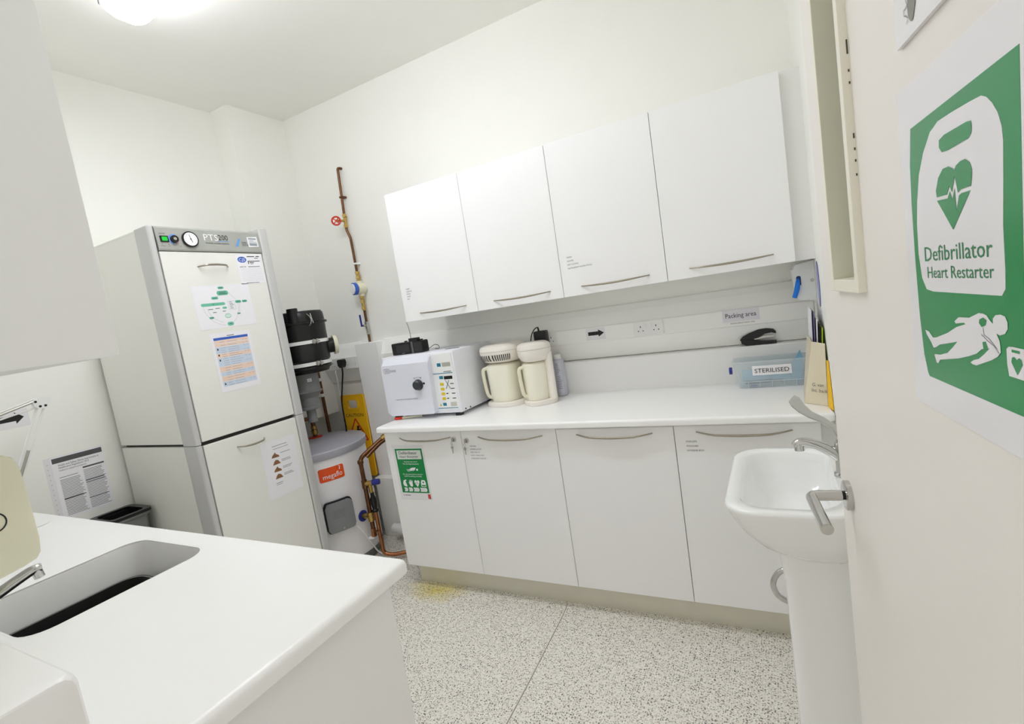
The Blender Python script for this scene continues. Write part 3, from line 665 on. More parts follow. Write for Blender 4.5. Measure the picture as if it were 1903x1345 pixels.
# ------------------------------------------------------------------ hot water cylinder
bx_, by_ = -0.862, -0.38
t = thing('water_cylinder', 'white hot water cylinder with grey lid, orange logo and grey control box', 'boiler', (bx_, by_, 0))
bm = nb(); lathe(bm, [(.29, .05), (.312, .055), (.315, .07), (.315, .70), (.30, .712)], (bx_, by_, 0), 72); body = obj('body', bm, mat('cylinder_white', (244, 243, 246), .4, var=.02), t, smooth=True)
bm = nb(); lathe(bm, [(.28, 0), (.300, .002), (.318, .06), (.30, .064)], (bx_, by_, 0), 64); obj('base_ring', bm, mat('base_grey', (112, 116, 118), .5), t, smooth=True)
bm = nb(); lathe(bm, [(.30, .700), (.322, .702), (.325, .708), (.3245, .742), (.318, .749), (.20, .752), (.0005, .753)], (bx_, by_, 0), 72); obj('lid', bm, LIDGREY, t, smooth=True)
def oncyl(a, z, r): return Vector((bx_ + r * math.cos(math.radians(a)), by_ + r * math.sin(math.radians(a)), z))
def curved_patch(a0, a1, z0, z1, r0, r1, rc=0.0, n=18):
    """a plate wrapped round the cylinder, rounded corners via shrinking ends"""
    bm = nb(); cols = []
    for k in range(n + 1):
        s = k / n; a = a0 + (a1 - a0) * s; arcl = math.radians(a1 - a0) * r0; d = min(s, 1 - s) * arcl
        e = rc - math.sqrt(max(0, rc * rc - (rc - d) ** 2)) if d < rc else 0
        cols.append([bm.verts.new(oncyl(a, z0 + e, r0)), bm.verts.new(oncyl(a, z1 - e, r0)), bm.verts.new(oncyl(a, z1 - e, r1)), bm.verts.new(oncyl(a, z0 + e, r1))])
    for A, B in zip(cols, cols[1:]):
        for i in range(4):
            j = (i + 1) % 4; bm.faces.new((A[i], A[j], B[j], B[i]))
    bm.faces.new(cols[0]); bm.faces.new(cols[-1][::-1]); bmesh.ops.recalc_face_normals(bm, faces=bm.faces); return bm
lg = obj('logo_plate', curved_patch(-39.5, -12.5, .572, .652, .315, .317, .006), ORANGE, t)
# white logo letters wrapped on the plate
cu = bpy.data.curves.new('t', 'FONT'); cu.body = 'megaflo'; cu.size = 1; cu.resolution_u = 2; o_ = bpy.data.objects.new('t', cu); COL.objects.link(o_)
me = bpy.data.meshes.new_from_object(o_.evaluated_get(bpy.context.evaluated_depsgraph_get())); xs = [v.co.x for v in me.vertices]; x0, x1 = min(xs), max(xs)
bm = nb(); vs = [bm.verts.new(oncyl(-35.5 + (v.co.x - x0) / (x1 - x0) * 20.5, .588 + v.co.y * .040 * (1 + .15 * (v.co.x - x0) / (x1 - x0)), .3176)) for v in me.vertices]
for p_ in me.polygons: bm.faces.new([vs[i] for i in p_.vertices])
for a, z, s in ((-17.2, .630, .006), (-16.6, .640, .005), (-17.4, .646, .003)): bm.faces.new([bm.verts.new(oncyl(a + math.degrees(s * .6 * math.cos(k) / .315), z + s * math.sin(k), .3176)) for k in [i * math.pi / 4 for i in range(8)]])
obj('logo_letters', bm, PAPER, lg); bpy.data.objects.remove(o_)
cb = obj('control_box_seal', curved_patch(-41.5, -11.5, .262, .452, .314, .330, .025), BLACK, t)
obj('control_box', curved_patch(-39.8, -13.2, .270, .444, .325, .352, .022), mat('control_grey', (134, 136, 138), .45), t, smooth=True)
bm = nb(); cyl(bm, oncyl(-26, .285, .350), oncyl(-26, .285, .355), .005, seg=14); obj('cover_screw', bm, STEEL, t)
bm = nb()
for k in range(7): q0, q1 = oncyl(-33, .400 - k * .008, .3524), oncyl(-21, .400 - k * .008, .3524); cyl(bm, q0 , q1, .0006, seg=5) if False else None
for k in range(6):
    cols = [(oncyl(a, .398 - k * .009, .3524), oncyl(a, .4005 - k * .009, .3524)) for a in range(-34, -19, 3)]
    for A, B in zip(cols, cols[1:]): bm.faces.new([bm.verts.new(v) for v in (A[0], B[0], B[1], A[1])])
obj('moulded_text', bm, mat('control_dark', (112, 114, 116), .5), t, kind='stuff')
bm = nb(); cyl(bm, oncyl(0, .29, .312), oncyl(0, .29, .322), .034, seg=30); obj('blue_flange', bm, NAVY, t, smooth=True)
bm = nb(); tube(bm, [oncyl(-13, .268, .34), oncyl(-8, .22, .345), oncyl(0, .12, .345), oncyl(6, .045, .35), oncyl(10, .012, .37)], .0045, 8); obj('flex', bm, PLAST, t, smooth=True)
bm = nb(); cyl(bm, (-1.0, -.235, .752), (-1.0, -.235, .757), .045, seg=24); obj('red_seal', bm, RED, t)
t = thing('outlet_pipe', 'dark copper elbow pipe leaving the cylinder lid', 'pipe', (-1.0, -.235, .755))
bm = nb(); pipe(bm, [(-1.0, -.235, .757), (-1.0, -.235, .888), (-1.0, -.50, .895)], .014, bend=.04); obj('elbow', bm, COPPER, t, smooth=True)
bm = nb(); cyl(bm, (-1.0, -.235, .775), (-1.0, -.235, .805), .021, seg=8); cyl(bm, (-1.0, -.235, .81), (-1.0, -.235, .83), .018, seg=8); obj('union_nut', bm, BRASS, t)
t = thing('drop_pipe', 'thin brown pipe with white clips running down behind the cylinder lid', 'pipe', (-1.036, -.082, .76))
bm = nb(); cyl(bm, (-1.034, -.082, 1.22), (-1.034, -.082, .05), .011, seg=14); obj('pipe', bm, COPPER, t, smooth=True)
for z in (1.122, 1.012):
    bm = nb(); box(bm, -1.0595, -1.016, -.100, -.064, z - .013, z + .009, .003); obj('clip', bm, PLAST, t)

# ------------------------------------------------------------------ copper pipework right of the cylinder
t = thing('copper_pipework', 'aged copper pipes and valves between the cylinder and base cabinets', 'pipework', (-.47, -.33, 0))
def pp(name, bm, m): return obj(name, bm, m, t, smooth=True)
pp('riser_pipe', pipe(nb(), [(-.479, -.38, .205), (-.479, -.38, .655), (-.405, -.23, .742), (-.36, -.20, .765), (-.11, -.16, .775)], .0135, bend=.03), COPPER)
pp('branch_pipe', pipe(nb(), [(-.452, -.35, .655), (-.41, -.26, .715), (-.37, -.22, .738)], .011), COPPER)
bm = nb(); lathe(bm, [(.001, -.002), (.018, 0), (.018, .018), (.0135, .022), (.001, .022)], (-.479, -.38, .625), 16); pp('collar', bm, COPPER)
bm = nb(); lathe(bm, [(.001, 0), (.017, 0), (.017, .05), (.001, .05)], (-.479, -.38, .47), 16); pp('collar', bm, COPPER)
bm = nb(); cyl(bm, (-.54, -.38, .29), (-.479, -.38, .29), .017, seg=14); cyl(bm, (-.479, -.38, .262), (-.479, -.38, .318), .020, seg=14); cyl(bm, (-.479, -.38, .20), (-.479, -.38, .26), .012, seg=12); pp('tee_valve', bm, BRASS)
bm = nb(); cyl(bm, (-.479, -.38, .165), (-.479, -.38, .215), .018, .016, seg=8); cyl(bm, (-.475, -.38, .19), (-.44, -.37, .196), .007, seg=8); pp('drain_cock', bm, NEWCOP)
bm = nb(); lathe(bm, [(.012, 0), (.022, .004), (.022, .010), (.012, .012)], (-.489, -.39, .152), 20); pp('drain_washer', bm, PLAST)
bm = nb(); cyl(bm, (-.479, -.38, .497), (-.428, -.36, .500), .016, seg=12); cyl(bm, (-.45, -.368, .44), (-.45, -.368, .505), .013, seg=12); pp('valve_body', bm, BRASS)
bm = nb(); cyl(bm, (-.432, -.362, .500), (-.392, -.345, .502), .019, .017, seg=12); pp('valve_cap', bm, NAVY)
bm = nb(); lathe(bm, [(.001, 0), (.020, .002), (.020, .014), (.014, .020), (.019, .05), (.019, .085), (.012, .10), (.011, .125), (.001, .126)], (-.448, -.365, .315), 18); pp('tundish', bm, BLACK)
pp('discharge_pipe', pipe(nb(), [(-.448, -.365, .32), (-.452, -.36, .045), (-.40, -.345, .030), (-.30, -.29, .034), (-.17, -.22, .036)], .0125, bend=.03), NEWCOP)
pp('second_pipe', pipe(nb(), [(-.366, -.19, .70), (-.366, -.19, .07), (-.345, -.20, .032), (-.25, -.23, .031)], .0085, bend=.03), NEWCOP)
bm = nb(); cyl(bm, (-.366, -.19, .672), (-.366, -.19, .715), .017, .015, seg=10); cyl(bm, (-.39, -.20, .718), (-.335, -.18, .728), .019, seg=10); pp('stop_valve', bm, BLACK)
bm = nb(); cyl(bm, (-.41, -.235, .735), (-.385, -.215, .752), .021, seg=8); cyl(bm, (-.375, -.208, .755), (-.345, -.197, .768), .019, seg=8); pp('compression_nut', bm, BRASS)
t = thing('waste_pipe', 'white plastic waste pipe at floor level beside the base cabinets', 'pipe', (-.30, -.11, .03))
bm = nb(); cyl(bm, (-.56, -.122, .085), (-.12, -.122, .085), .032, seg=18); cyl(bm, (-.50, -.122, .085), (-.40, -.122, .085), .040, seg=18); obj('pipe', bm, PLAST, t, smooth=True)
bm = nb(); box(bm, -.33, -.31, -.14, -.0755, 0, .060); obj('support', bm, PLAST, t)

# ------------------------------------------------------------------ pipe with meter on the back wall
yp = 0.03; px = -0.617
t = thing('wall_water_pipe', 'vertical copper water pipe with red valve wheel and blue meter on the back wall', 'pipe', (px, YB, 1.33))
obj('upper_pipe', pipe(nb(), [(px + .004, YB, 2.468), (px, yp, 2.468), (-.637, yp, 2.13), (-.638, yp, 2.075), (-.617, yp, 2.02), (-.616, yp, 1.79)], .0085, bend=.014), COPPER, t, smooth=True)
obj('lower_pipe', pipe(nb(), [(-.612, yp, 1.60), (-.616, yp, 1.329)], .0085), COPPER, t, smooth=True)
bm = nb(); cyl(bm, (-.630, yp, 2.155), (-.6375, yp, 2.175), .014, seg=8); cyl(bm, (-.637, yp, 2.11), (-.632, yp, 2.155), .0105, seg=12); cyl(bm, (-.638, yp, 2.09), (-.637, yp, 2.11), .014, seg=8); cyl(bm, (-.636, yp, 2.135), (-.648, -.03, 2.133), .0075, seg=10); obj('gate_valve', bm, BRASS, t, smooth=True)
GW = Fr((-.651, -.034, 2.133), Vector((.70, .71, 0)))
bm = nb(); P_ = [GW.P(.026 * math.cos(2 * math.pi * k / 24), .026 * math.sin(2 * math.pi * k / 24), 0) for k in range(25)]; tube(bm, P_, .0055, 8, smooth=False, caps=False)
for k in range(4): a = math.pi / 4 + k * math.pi / 2; cyl(bm, GW.P(0, 0), GW.P(.026 * math.cos(a), .026 * math.sin(a)), .0035, seg=6)
cyl(bm, GW.P(0, 0, -.006), GW.P(0, 0, .006), .007, seg=10); obj('valve_wheel', bm, RED, t, smooth=True)
bm = nb()
for z in (1.790, 1.76, 1.737, 1.63, 1.60, 1.555): obj('union_nut', cyl(nb(), (-.615, yp, z - .009), (-.615, yp, z + .009), .0155, seg=6), BRASS, t)
cyl(bm, (-.615, yp, 1.72), (-.615, yp, 1.79), .0105, seg=12); obj('union_tail', bm, BRASS, t, smooth=True)
bm = nb(); cyl(bm, (-.613, yp, 1.54), (-.613, yp, 1.64), .0105, seg=12); obj('union_tail', bm, BRASS, t, smooth=True)
bm = nb(); cyl(bm, (-.613, yp, 1.635), (-.613, yp, 1.735), .020, seg=16); cyl(bm, (-.606, yp + .018, 1.686), (-.612, -.012, 1.686), .036, seg=28); obj('meter_body', bm, CREAM, t, smooth=True)
GM = Vector((-.80, -.60, 0)).normalized(); GM = Vector((-.35, -.94, 0)).normalized()
c0 = Vector((-.612, -.010, 1.686)); bm = nb(); cyl(bm, c0, c0 + GM * .022, .040, seg=32); obj('meter_ring', bm, ROYAL, t, smooth=True)
bm = nb(); cyl(bm, c0 + GM * .020, c0 + GM * .030, .034, seg=32); obj('meter_face', bm, PLAST, t, smooth=True)
bm = nb(); cyl(bm, (-.616, yp, 1.415), (-.616, yp, 1.465), .014, seg=10); cyl(bm, (-.615, yp, 1.38), (-.615, yp, 1.42), .012, seg=8); cyl(bm, (-.616, yp, 1.44), (-.616, -.005, 1.44), .007, seg=8); obj('lever_valve', bm, STEEL, t, smooth=True)
bm = nb(); box(bm, -.632, -.620, -.012, -.004, 1.435, 1.515, .003); obj('blue_lever', bm, NAVY, t)
for z, m in ((2.285, COPPER), (1.85, PLAST)):
    bm = nb(); box(bm, -.640 if z > 2 else -.630, -.612 if z > 2 else -.600, yp - .012, YB, z - .006, z + .006, .002); obj('pipe_clip', bm, m, t)

# ------------------------------------------------------------------ caution sign, plug and cables
F = Fr((-0.916, -0.086, 0.42), X, (0.02, .24, 1))
t = thing('caution_sign', 'yellow plastic caution floor sign folded behind the cylinder', 'sign', (-.81, -.08, .415))
def ring_board(F, outer, hole, d0, d1):
    bm = nb(); o0 = [bm.verts.new(F.P(a, b, d0)) for a, b in outer]; h0 = [bm.verts.new(F.P(a, b, d0)) for a, b in hole]; o1 = [bm.verts.new(F.P(a, b, d1)) for a, b in outer]; h1 = [bm.verts.new(F.P(a, b, d1)) for a, b in hole]
    for L0, L1 in ((o0, o1), (h0, h1)):
        for i in range(len(L0)):
            j = (i + 1) % len(L0); bm.faces.new((L0[i], L0[j], L1[j], L1[i]))
    for o, h in ((o0, h0), (o1, h1)):
        ee = [bm.edges.get((L[i], L[(i + 1) % len(L)])) for L in (o, h) for i in range(len(L))]
        bmesh.ops.triangle_fill(bm, use_beauty=True, edges=ee)
    bmesh.ops.recalc_face_normals(bm, faces=bm.faces); return bm
FS = Fr((-0.918, -0.033, 0.417), X, (0.0, .015, 1))
obj('board', ring_board(FS, rrect(0, .212, 0, .572, .012), rrect(.060, .152, .478, .535, .014), 0, .012), YELLOW, t)
obj('handle_rim', ring_board(FS, rrect(.046, .166, .466, .547, .02), rrect(.060, .152, .478, .535, .014), .010, .017), YELLOW, t)
lettering('lettering', FS, [('CAUTION', .106, .418, .024, .164, 'c')], INK, t, .0128)
TRI = [(.106, .405), (.016, .255), (.196, .255)]
bm = nb()
for i in range(3): line(bm, FS, TRI[i], TRI[(i + 1) % 3], .011, .0128 + i * .0002)
obj('warning_triangle', bm, RED, t)
bm = nb(); circ(bm, FS, .120, .345, .012, .013, 14); line(bm, FS, (.118, .335), (.096, .300), .016, .0132); line(bm, FS, (.096, .302), (.142, .292), .012, .0134); line(bm, FS, (.110, .325), (.145, .330), .009, .0136); line(bm, FS, (.085, .285), (.135, .272), .008, .0138); obj('slipping_figure', bm, INK, t)
t = thing('black_plug', 'black mains plug with its cable hanging down to the cylinder', 'plug', (-.85, -.03, 1.19))
bm = nb(); prism(bm, Fr((-.855, -.006, 1.212), X), [(-.024, .018), (-.016, .026), (.016, .026), (.024, .018), (.022, -.014), (.010, -.030), (-.010, -.030), (-.022, -.014)], 0, .036); obj('plug', bm, BLACK, t)
bm = nb(); tube(bm, [(-.855, -.028, 1.185), (-.858, -.030, 1.14), (-.862, -.05, 1.06), (-.858, -.085, .95), (-.83, -.115, .86), (-.82, -.125, .78), (-.82, -.13, .757)], .005, 8); obj('cable', bm, BLACK, t, smooth=True)
t = thing('white_flex', 'thin white flex hanging from the short trunking behind the cylinder', 'cable', (-.96, -.02, 1.16))
bm = nb(); tube(bm, [(-.955, .01, 1.165), (-.95, -.006, 1.15), (-.942, -.010, 1.11), (-.945, -.010, 1.0), (-.940, -.010, .85), (-.938, -.010, .70), (-.938, -.010, .5)], .0045, 8); obj('flex', bm, PLAST, t, smooth=True)
t = thing('lamp_flex', 'thin white flex dropping from the wall cabinet to the clock radio', 'cable', (-.007, -.29, 1.25))
bm = nb(); tube(bm, [(-.012, -.30, 1.418), (-.006, -.298, 1.39), (-.003, -.297, 1.35), (-.006, -.297, 1.31), (-.02, -.29, 1.252)], .0018, 6); obj('flex', bm, GREYP, t, smooth=True)

# ------------------------------------------------------------------ things on the long worktop
ZW = 0.90
t = thing('autoclave', 'white benchtop steam autoclave with black door knob and button panel', 'autoclave', (.10, -.2, ZW))
AY = -0.41
bm = nb(); box(bm, -0.142, 0.335, AY, -0.03, 0.917, 1.243, .008); ab = obj('casing', bm, mat('autoclave_white', (236, 238, 244), .35), t, smooth=True, auto=.4)
bm = nb(); box(bm, 0.215, 0.30, -0.30, -0.285, 1.2425, 1.2445, .0005); obj('vent_slot', bm, INK, t)
for x, y in ((0.30, -.385), (-.11, -.385), (.30, -.06), (-.11, -.06)):
    obj('foot', box(nb(), x - .016, x + .016, y - .016, y + .016, ZW, 0.9175, .002), BLACK, t)
FA = Fr((0, AY, 0), X)
door = [(-0.122, .944), (-.100, .923), (.182, .926), (.190, .933), (.198, 1.230), (.192, 1.240), (-.110, 1.240), (-.120, 1.230)]
bm = nb(); A = [bm.verts.new(FA.P(a, b, .0)) for a, b in door]; B = [bm.verts.new(FA.P(a, b if b < 1.2 else b - .008, .018)) for a, b in door]
Cc = [bm.verts.new(FA.P(a, b if b < 1.2 else b - .038, .040)) for a, b in door]
for L0, L1 in ((A, B), (B, Cc)):
    for i in range(8): bm.faces.new((L0[i], L0[(i + 1) % 8], L1[(i + 1) % 8], L1[i]))
bm.faces.new(A[::-1]); bm.faces.new(Cc); bmesh.ops.recalc_face_normals(bm, faces=bm.faces)
dr_ = obj('chamber_door', bm, mat('autoclave_door', (226, 228, 238), .32), t)
FD = Fr((0, AY - .040, 0), X)
kx, kz = .118, 1.086
bm = nb(); lathe(bm, [(.001, 0), (.029, 0), (.029, -.004), (.026, -.006), (.024, -.022), (.020, -.026), (.001, -.026)], (kx, AY - .040, kz), 32, 'y'); kn = obj('knob', bm, mat('knob_grey', (52, 58, 62), .35), dr_, smooth=True)
bm = nb(); flat(bm, FD, ((kx - .040, kz), (kx - .026, kz - .006), (kx - .026, kz + .006)), .004); rect(bm, FD, kx + .030, kx + .042, kz, kz + .010, .0008); obj('knob_pointer', bm, INK, dr_)
bm = nb(); arc(bm, FD, (kx, kz), .040, .040, 60, 115, .0012, .0008, 6); flat(bm, FD, ((kx + .018, kz + .038), (kx + .026, kz + .040), (kx + .021, kz + .031)), .0008); flat(bm, FD, ((kx - .018, kz + .038), (kx - .026, kz + .040), (kx - .021, kz + .031)), .0008); obj('turn_arrows', bm, GREYINK, dr_, kind='stuff')
lettering('lettering', FD, [('SES', -.094, 1.166, .014, .026, 'l'), ('2000E', -.060, 1.165, .012, .042, 'l'), ('PLEASE WAIT TO STOP BEFORE OPENING', -.052, 1.010, .0055, .150, 'l')], GREYINK, dr_)
bm = nb()
R0 = rrect(-.101, -.063, 1.161, 1.185, .006); 
for p, q in zip(R0, R0[1:] + R0[:1]): line(bm, FD, p, q, .0018, .0009)
obj('logo_frame', bm, GREYINK, dr_)
pn = obj('control_panel', prism(nb(), FA, ((.170, .938), (.324, .938), (.324, 1.232), (.170, 1.232)), 0, .003), mat('panel_ivory', (240, 241, 240), .4), t)
FQ = Fr((0, AY - .003, 0), X)
bm = nb(); rect(bm, FQ, .170, .318, 1.128, 1.1315, .0006); rect(bm, FQ, .170, .318, .944, .9475, .0006); rect(bm, FQ, .228, .252, 1.166, 1.184, .0006); rect(bm, FQ, .230, .254, 1.100, 1.116, .0006); rect(bm, FQ, .226, .248, .958, .974, .0006); obj('teal_print', bm, TEAL, pn, kind='stuff')
obj('display', rect(nb(), FQ, .260, .312, 1.164, 1.185, .0006), mat('lcd_grey', (176, 178, 166), .3), pn)
obj('display', rect(nb(), FQ, .259, .312, 1.097, 1.114, .0006), BLACK, pn)
for k in range(4): obj('button', prism(nb(), FQ, rrect(.228, .250, 1.066 - k * .0255, 1.080 - k * .0255, .002), 0, .0015), mat('button_yellow', (222, 196, 40), .4), pn)
bm = nb()
for k in range(4):
    rect(bm, FQ, .292, .314, 1.071 - k * .0255, 1.075 - k * .0255, .0006)
    if k > 1: rect(bm, FQ, .258, .270, 1.071 - k * .0255, 1.076 - k * .0255, .0006)
rect(bm, FQ, .262, .310, 1.136, 1.139, .0006)
line(bm, FQ, (.264, 1.094), (.290, 1.046), .0026, .0008); line(bm, FQ, (.287, 1.092), (.262, 1.048), .0026, .0009)
obj('print', bm, INK, pn, kind='stuff')
obj('rocker', prism(nb(), FQ, rrect(.276, .312, .955, .976, .002), 0, .002), mat('rocker_grey', (196, 196, 186), .4), pn)
bm = nb(); flat(bm, FQ, ((.204, .958), (.218, .958), (.211, .972)), .0006); obj('warning_mark', bm, mat('mark_yellow', (206, 190, 60), .5), pn)
obj('lower_hatch', prism(nb(), FQ, ((.206, .9385 - .012 + .012), (.318, .9385), (.318, .9387), (.206, .9387)), 0, .0006), GREYINK, pn) if False else None
bm = nb()
for y, z in ((-.405 + .03, .93), (-.33, .928)): obj('side_screw', cyl(nb(), (.335, y, z), (.338, y, z), .004, seg=12), INK, t)

t = thing('clock_radio', 'small black clock radio standing on the autoclave', 'radio', (-.02, -.31, 1.244))
FRd = Fr((-.118, -.335, 1.2437), Vector((1, .06, 0)))
bm = nb(); prism(bm, FRd, rrect(0, .205, 0, .066, .008), -.060, 0); obj('body', bm, BLACK, t)
obj('grille', prism(nb(), FRd, rrect(.030, .118, .012, .054, .004), 0, .0012), mat('grille_grey', (48, 48, 50), .7, bump=.5, bscale=900), t)
obj('grille', prism(nb(), FRd, rrect(.150, .200, .008, .058, .004), 0, .0012), mat('grille_grey', (48, 48, 50), .7), t)
obj('trim_strip', prism(nb(), FRd, ((.132, 0), (.144, 0), (.144, .066), (.132, .066)), 0, .0016), mat('strip_grey', (92, 92, 94), .4), t)
lettering('lettering', FRd, [('PHILIPS', .075, .0045, .0045, None, 'c')], PALEINK, t, .0012)
obj('dock', prism(nb(), FRd, rrect(.110, .166, .066, .084, .004), -.045, -.015), BLACK, t)
for a in (.078, .182): obj('control_knob', prism(nb(), FRd, rrect(a - .006, a + .006, .066, .073, .002), -.040, -.026), BLACK, t)
bm = nb(); tube(bm, [FRd.P(.205, .02, -.03), FRd.P(.225, .015, -.03), FRd.P(.25, .03, -.05), FRd.P(.262, .022, -.07), FRd.P(.25, .004, -.09), FRd.P(.2, .003, -.13)], .0018, 6); obj('lead', bm, BLACK, t, smooth=True)

t = thing('red_marker', 'red-capped marker pen lying on the worktop corner below the autoclave', 'pen', (-.06, -.41, ZW))
a, b = Vector((-.090, -.447, .908)), Vector((.060, -.395, .908)); d_ = (b - a).normalized()
bm = nb(); cyl(bm, a + d_ * .045, b, .0065, seg=14); obj('barrel', bm, CREAM, t, smooth=True)
bm = nb(); cyl(bm, a + d_ * .006, a + d_ * .046, .0078, seg=14); cyl(bm, a, a + d_ * .006, .004, .0078, seg=14); obj('cap', bm, RED, t, smooth=True)

def distiller(label, c, r, rot, zt, vents, ha):
    t = thing('water_distiller', label, 'distiller', (c[0], c[1], ZW), 'cream water distillers on the worktop')
    cr, sr = math.cos(rot), math.sin(rot)
    def W(x, y): return (c[0] + x * cr - y * sr, c[1] + x * sr + y * cr)
    def el(rx, ry, z, oy=0, n=40, sq=2.6):
        out = []
        for k in range(n):
            a = 2 * math.pi * k / n; ca, sa = math.cos(a), math.sin(a)
            x = rx * math.copysign(abs(ca) ** (2 / sq), ca); y = ry * math.copysign(abs(sa) ** (2 / sq), sa) + oy
            out.append(W(x, y) + (z,))
        return out
    bm = nb(); loft(bm, [el(r, r * .98, ZW + .001), el(r * 1.01, r * .99, ZW + .012), el(r * .99, r * .97, ZW + .020), el(r * .94, r * .92, ZW + .024)]); obj('base', bm, IVORY, t, smooth=True)
    # column standing at the back of the base
    bm = nb(); loft(bm, [el(r * .86, r * .30, z, r * .66) for z in (ZW + .02, zt - .06)]); obj('column', bm, IVORY, t, smooth=True)
    zb = zt - .096
    bm = nb(); loft(bm, [el(r * .70, r * .66, zb - .004), el(r * .86, r * .84, zb + .004), el(r * 1.0, r * .98, zb + .028), el(r * 1.03, r * 1.01, zb + .058), el(r * 1.02, r * 1.0, zb + .072), el(r * .97, r * .95, zb + .084), el(r * .78, r * .76, zb + .093), el(r * .3, r * .3, zb + .096)])
    tp_ = obj('top_housing', bm, IVORY, t, smooth=True)
    bm = nb(); loft(bm, [el(r * 1.036, r * 1.016, zb + .0585), el(r * 1.036, r * 1.016, zb + .060)], False, False); obj('seam', bm, mat('seam_grey', (176, 170, 160), .5), tp_)
    if vents:
        for k in range(19):
            a = math.radians(-150 + k * 6.2); a2 = a + math.radians(2.9)
            bm = nb(); rows = []
            for z, f in ((zb + .010, .906), (zb + .0275, 1.006), (zb + .043, 1.021)):
                row = []
                for aa in (a, a2):
                    ca, sa = math.cos(aa), math.sin(aa); q = 2 / 2.6
                    row.append(bm.verts.new(W(r * f * math.copysign(abs(ca) ** q, ca), r * f * .985 * math.copysign(abs(sa) ** q, sa)) + (z,)))
                rows.append(row)
            for A, B in zip(rows, rows[1:]): bm.faces.new((A[0], A[1], B[1], B[0]))
            obj('vent_slot', bm, mat('vent_dark', (60, 56, 50), .7), tp_)
    bm = nb(); loft(bm, [el(r * .66, r * .62, ZW + .025, -r * .16), el(r * .72, r * .68, ZW + .05, -r * .16), el(r * .78, r * .72, zb - .030, -r * .14), el(r * .76, r * .70, zb - .018, -r * .14), el(r * .60, r * .56, zb - .008, -r * .12)])
    jug = obj('jug', bm, mat('jug_cream', (243, 240, 222), .3), t, smooth=True)
    bm = nb(); P = []
    jx, jy = W(0, -r * .15); ca, sa = math.cos(math.radians(ha)), math.sin(math.radians(ha))
    for k, z in ((.60, zb - .030), (.86, zb - .030), (.98, zb - .048), (.95, ZW + .10), (.86, ZW + .055), (.60, ZW + .045)): P.append((jx + r * k * ca, jy + r * k * sa, z))
    tube(bm, P, .010, 10); obj('jug_handle', bm, CREAM, jug, smooth=True)
    return t
distiller('cream water distiller with slotted top vents beside the autoclave', (.482, -.150), .115, math.radians(-8), 1.232, True, 212)
d2 = distiller('cream water distiller with plain top next to the spray can', (.685, -.190), .084, math.radians(-48), 1.222, False, 222)
t = thing('spray_can', 'silver aerosol spray can with white cap behind the right-hand distiller', 'can', (.742, -.036, ZW))
bm = nb(); lathe(bm, [(.030, ZW + .001), (.033, ZW + .004), (.033, 1.088), (.030, 1.096), (.026, 1.100), (.02, 1.101)], (.742, -.036, 0), 32); obj('can', bm, SILVER, t, smooth=True)
bm = nb(); lathe(bm, [(.021, 1.100), (.022, 1.102), (.020, 1.122), (.015, 1.126), (.001, 1.127)], (.742, -.036, 0), 24); obj('cap', bm, PLAST, t, smooth=True)
bm = nb()
for k in range(15):
    z = 1.075 - k * .0095; w = 24 + 30 * random.random()
    cols = [(.742 + .0334 * math.cos(math.radians(a)), -.036 + .0334 * math.sin(math.radians(a))) for a in [-100 + j * w / 5 for j in range(6)]]
    for A, B in zip(cols, cols[1:]): bm.faces.new([bm.verts.new(v) for v in (A + (z,), B + (z,), B + (z + .004,), A + (z + .004,))])
obj('print', bm, mat('can_print', (150, 152, 172), .4), t, kind='stuff')
t = thing('power_adapter', 'black power adapter plugged into the trunking above the distillers', 'adapter', (.665, -.03, 1.19))
bm = nb(); box(bm, .632, .702, -.062, -.0095, 1.188, 1.262, .008, 3); obj('body', bm, BLACK, t, smooth=True, auto=.5)
bm = nb(); tube(bm, [(.664, -.05, 1.262), (.664, -.055, 1.282), (.645, -.06, 1.275), (.625, -.065, 1.245), (.615, -.07, 1.20), (.61, -.08, 1.15), (.605, -.06, 1.08), (.60, -.03, .96), (.60, -.025, .905)], .003, 8); cyl(bm, (.664, -.05, 1.258), (.664, -.054, 1.282), .006, .004, seg=10); obj('lead', bm, BLACK, t, smooth=True)

t = thing('stapler', 'black stapler lying on the worktop upstand', 'stapler', (1.715, .03, 1.07))
FSt = Fr((1.640, .012, 1.0702), X)
bm = nb(); prism(bm, FSt, [(.026, .0), (.146, .0), (.150, .004), (.150, .012), (.090, .016), (.048, .024), (.018, .026), (.004, .022), (.006, .010)], -.032, 0); obj('base', bm, BLACK, t)
bm = nb(); prism(bm, FSt, [(.000, .028), (.010, .014), (.050, .026), (.080, .032), (.104, .047), (.132, .050), (.150, .044), (.150, .054), (.140, .066), (.112, .072), (.080, .070), (.040, .056), (.012, .042)], -.030, -.002); obj('arm', bm, BLACK, t)
bm = nb(); prism(bm, FSt, [(.060, .0275), (.100, .038), (.142, .036), (.142, .031), (.100, .028), (.062, .0235)], -.024, -.008); obj('staple_rail', bm, STEEL, t)

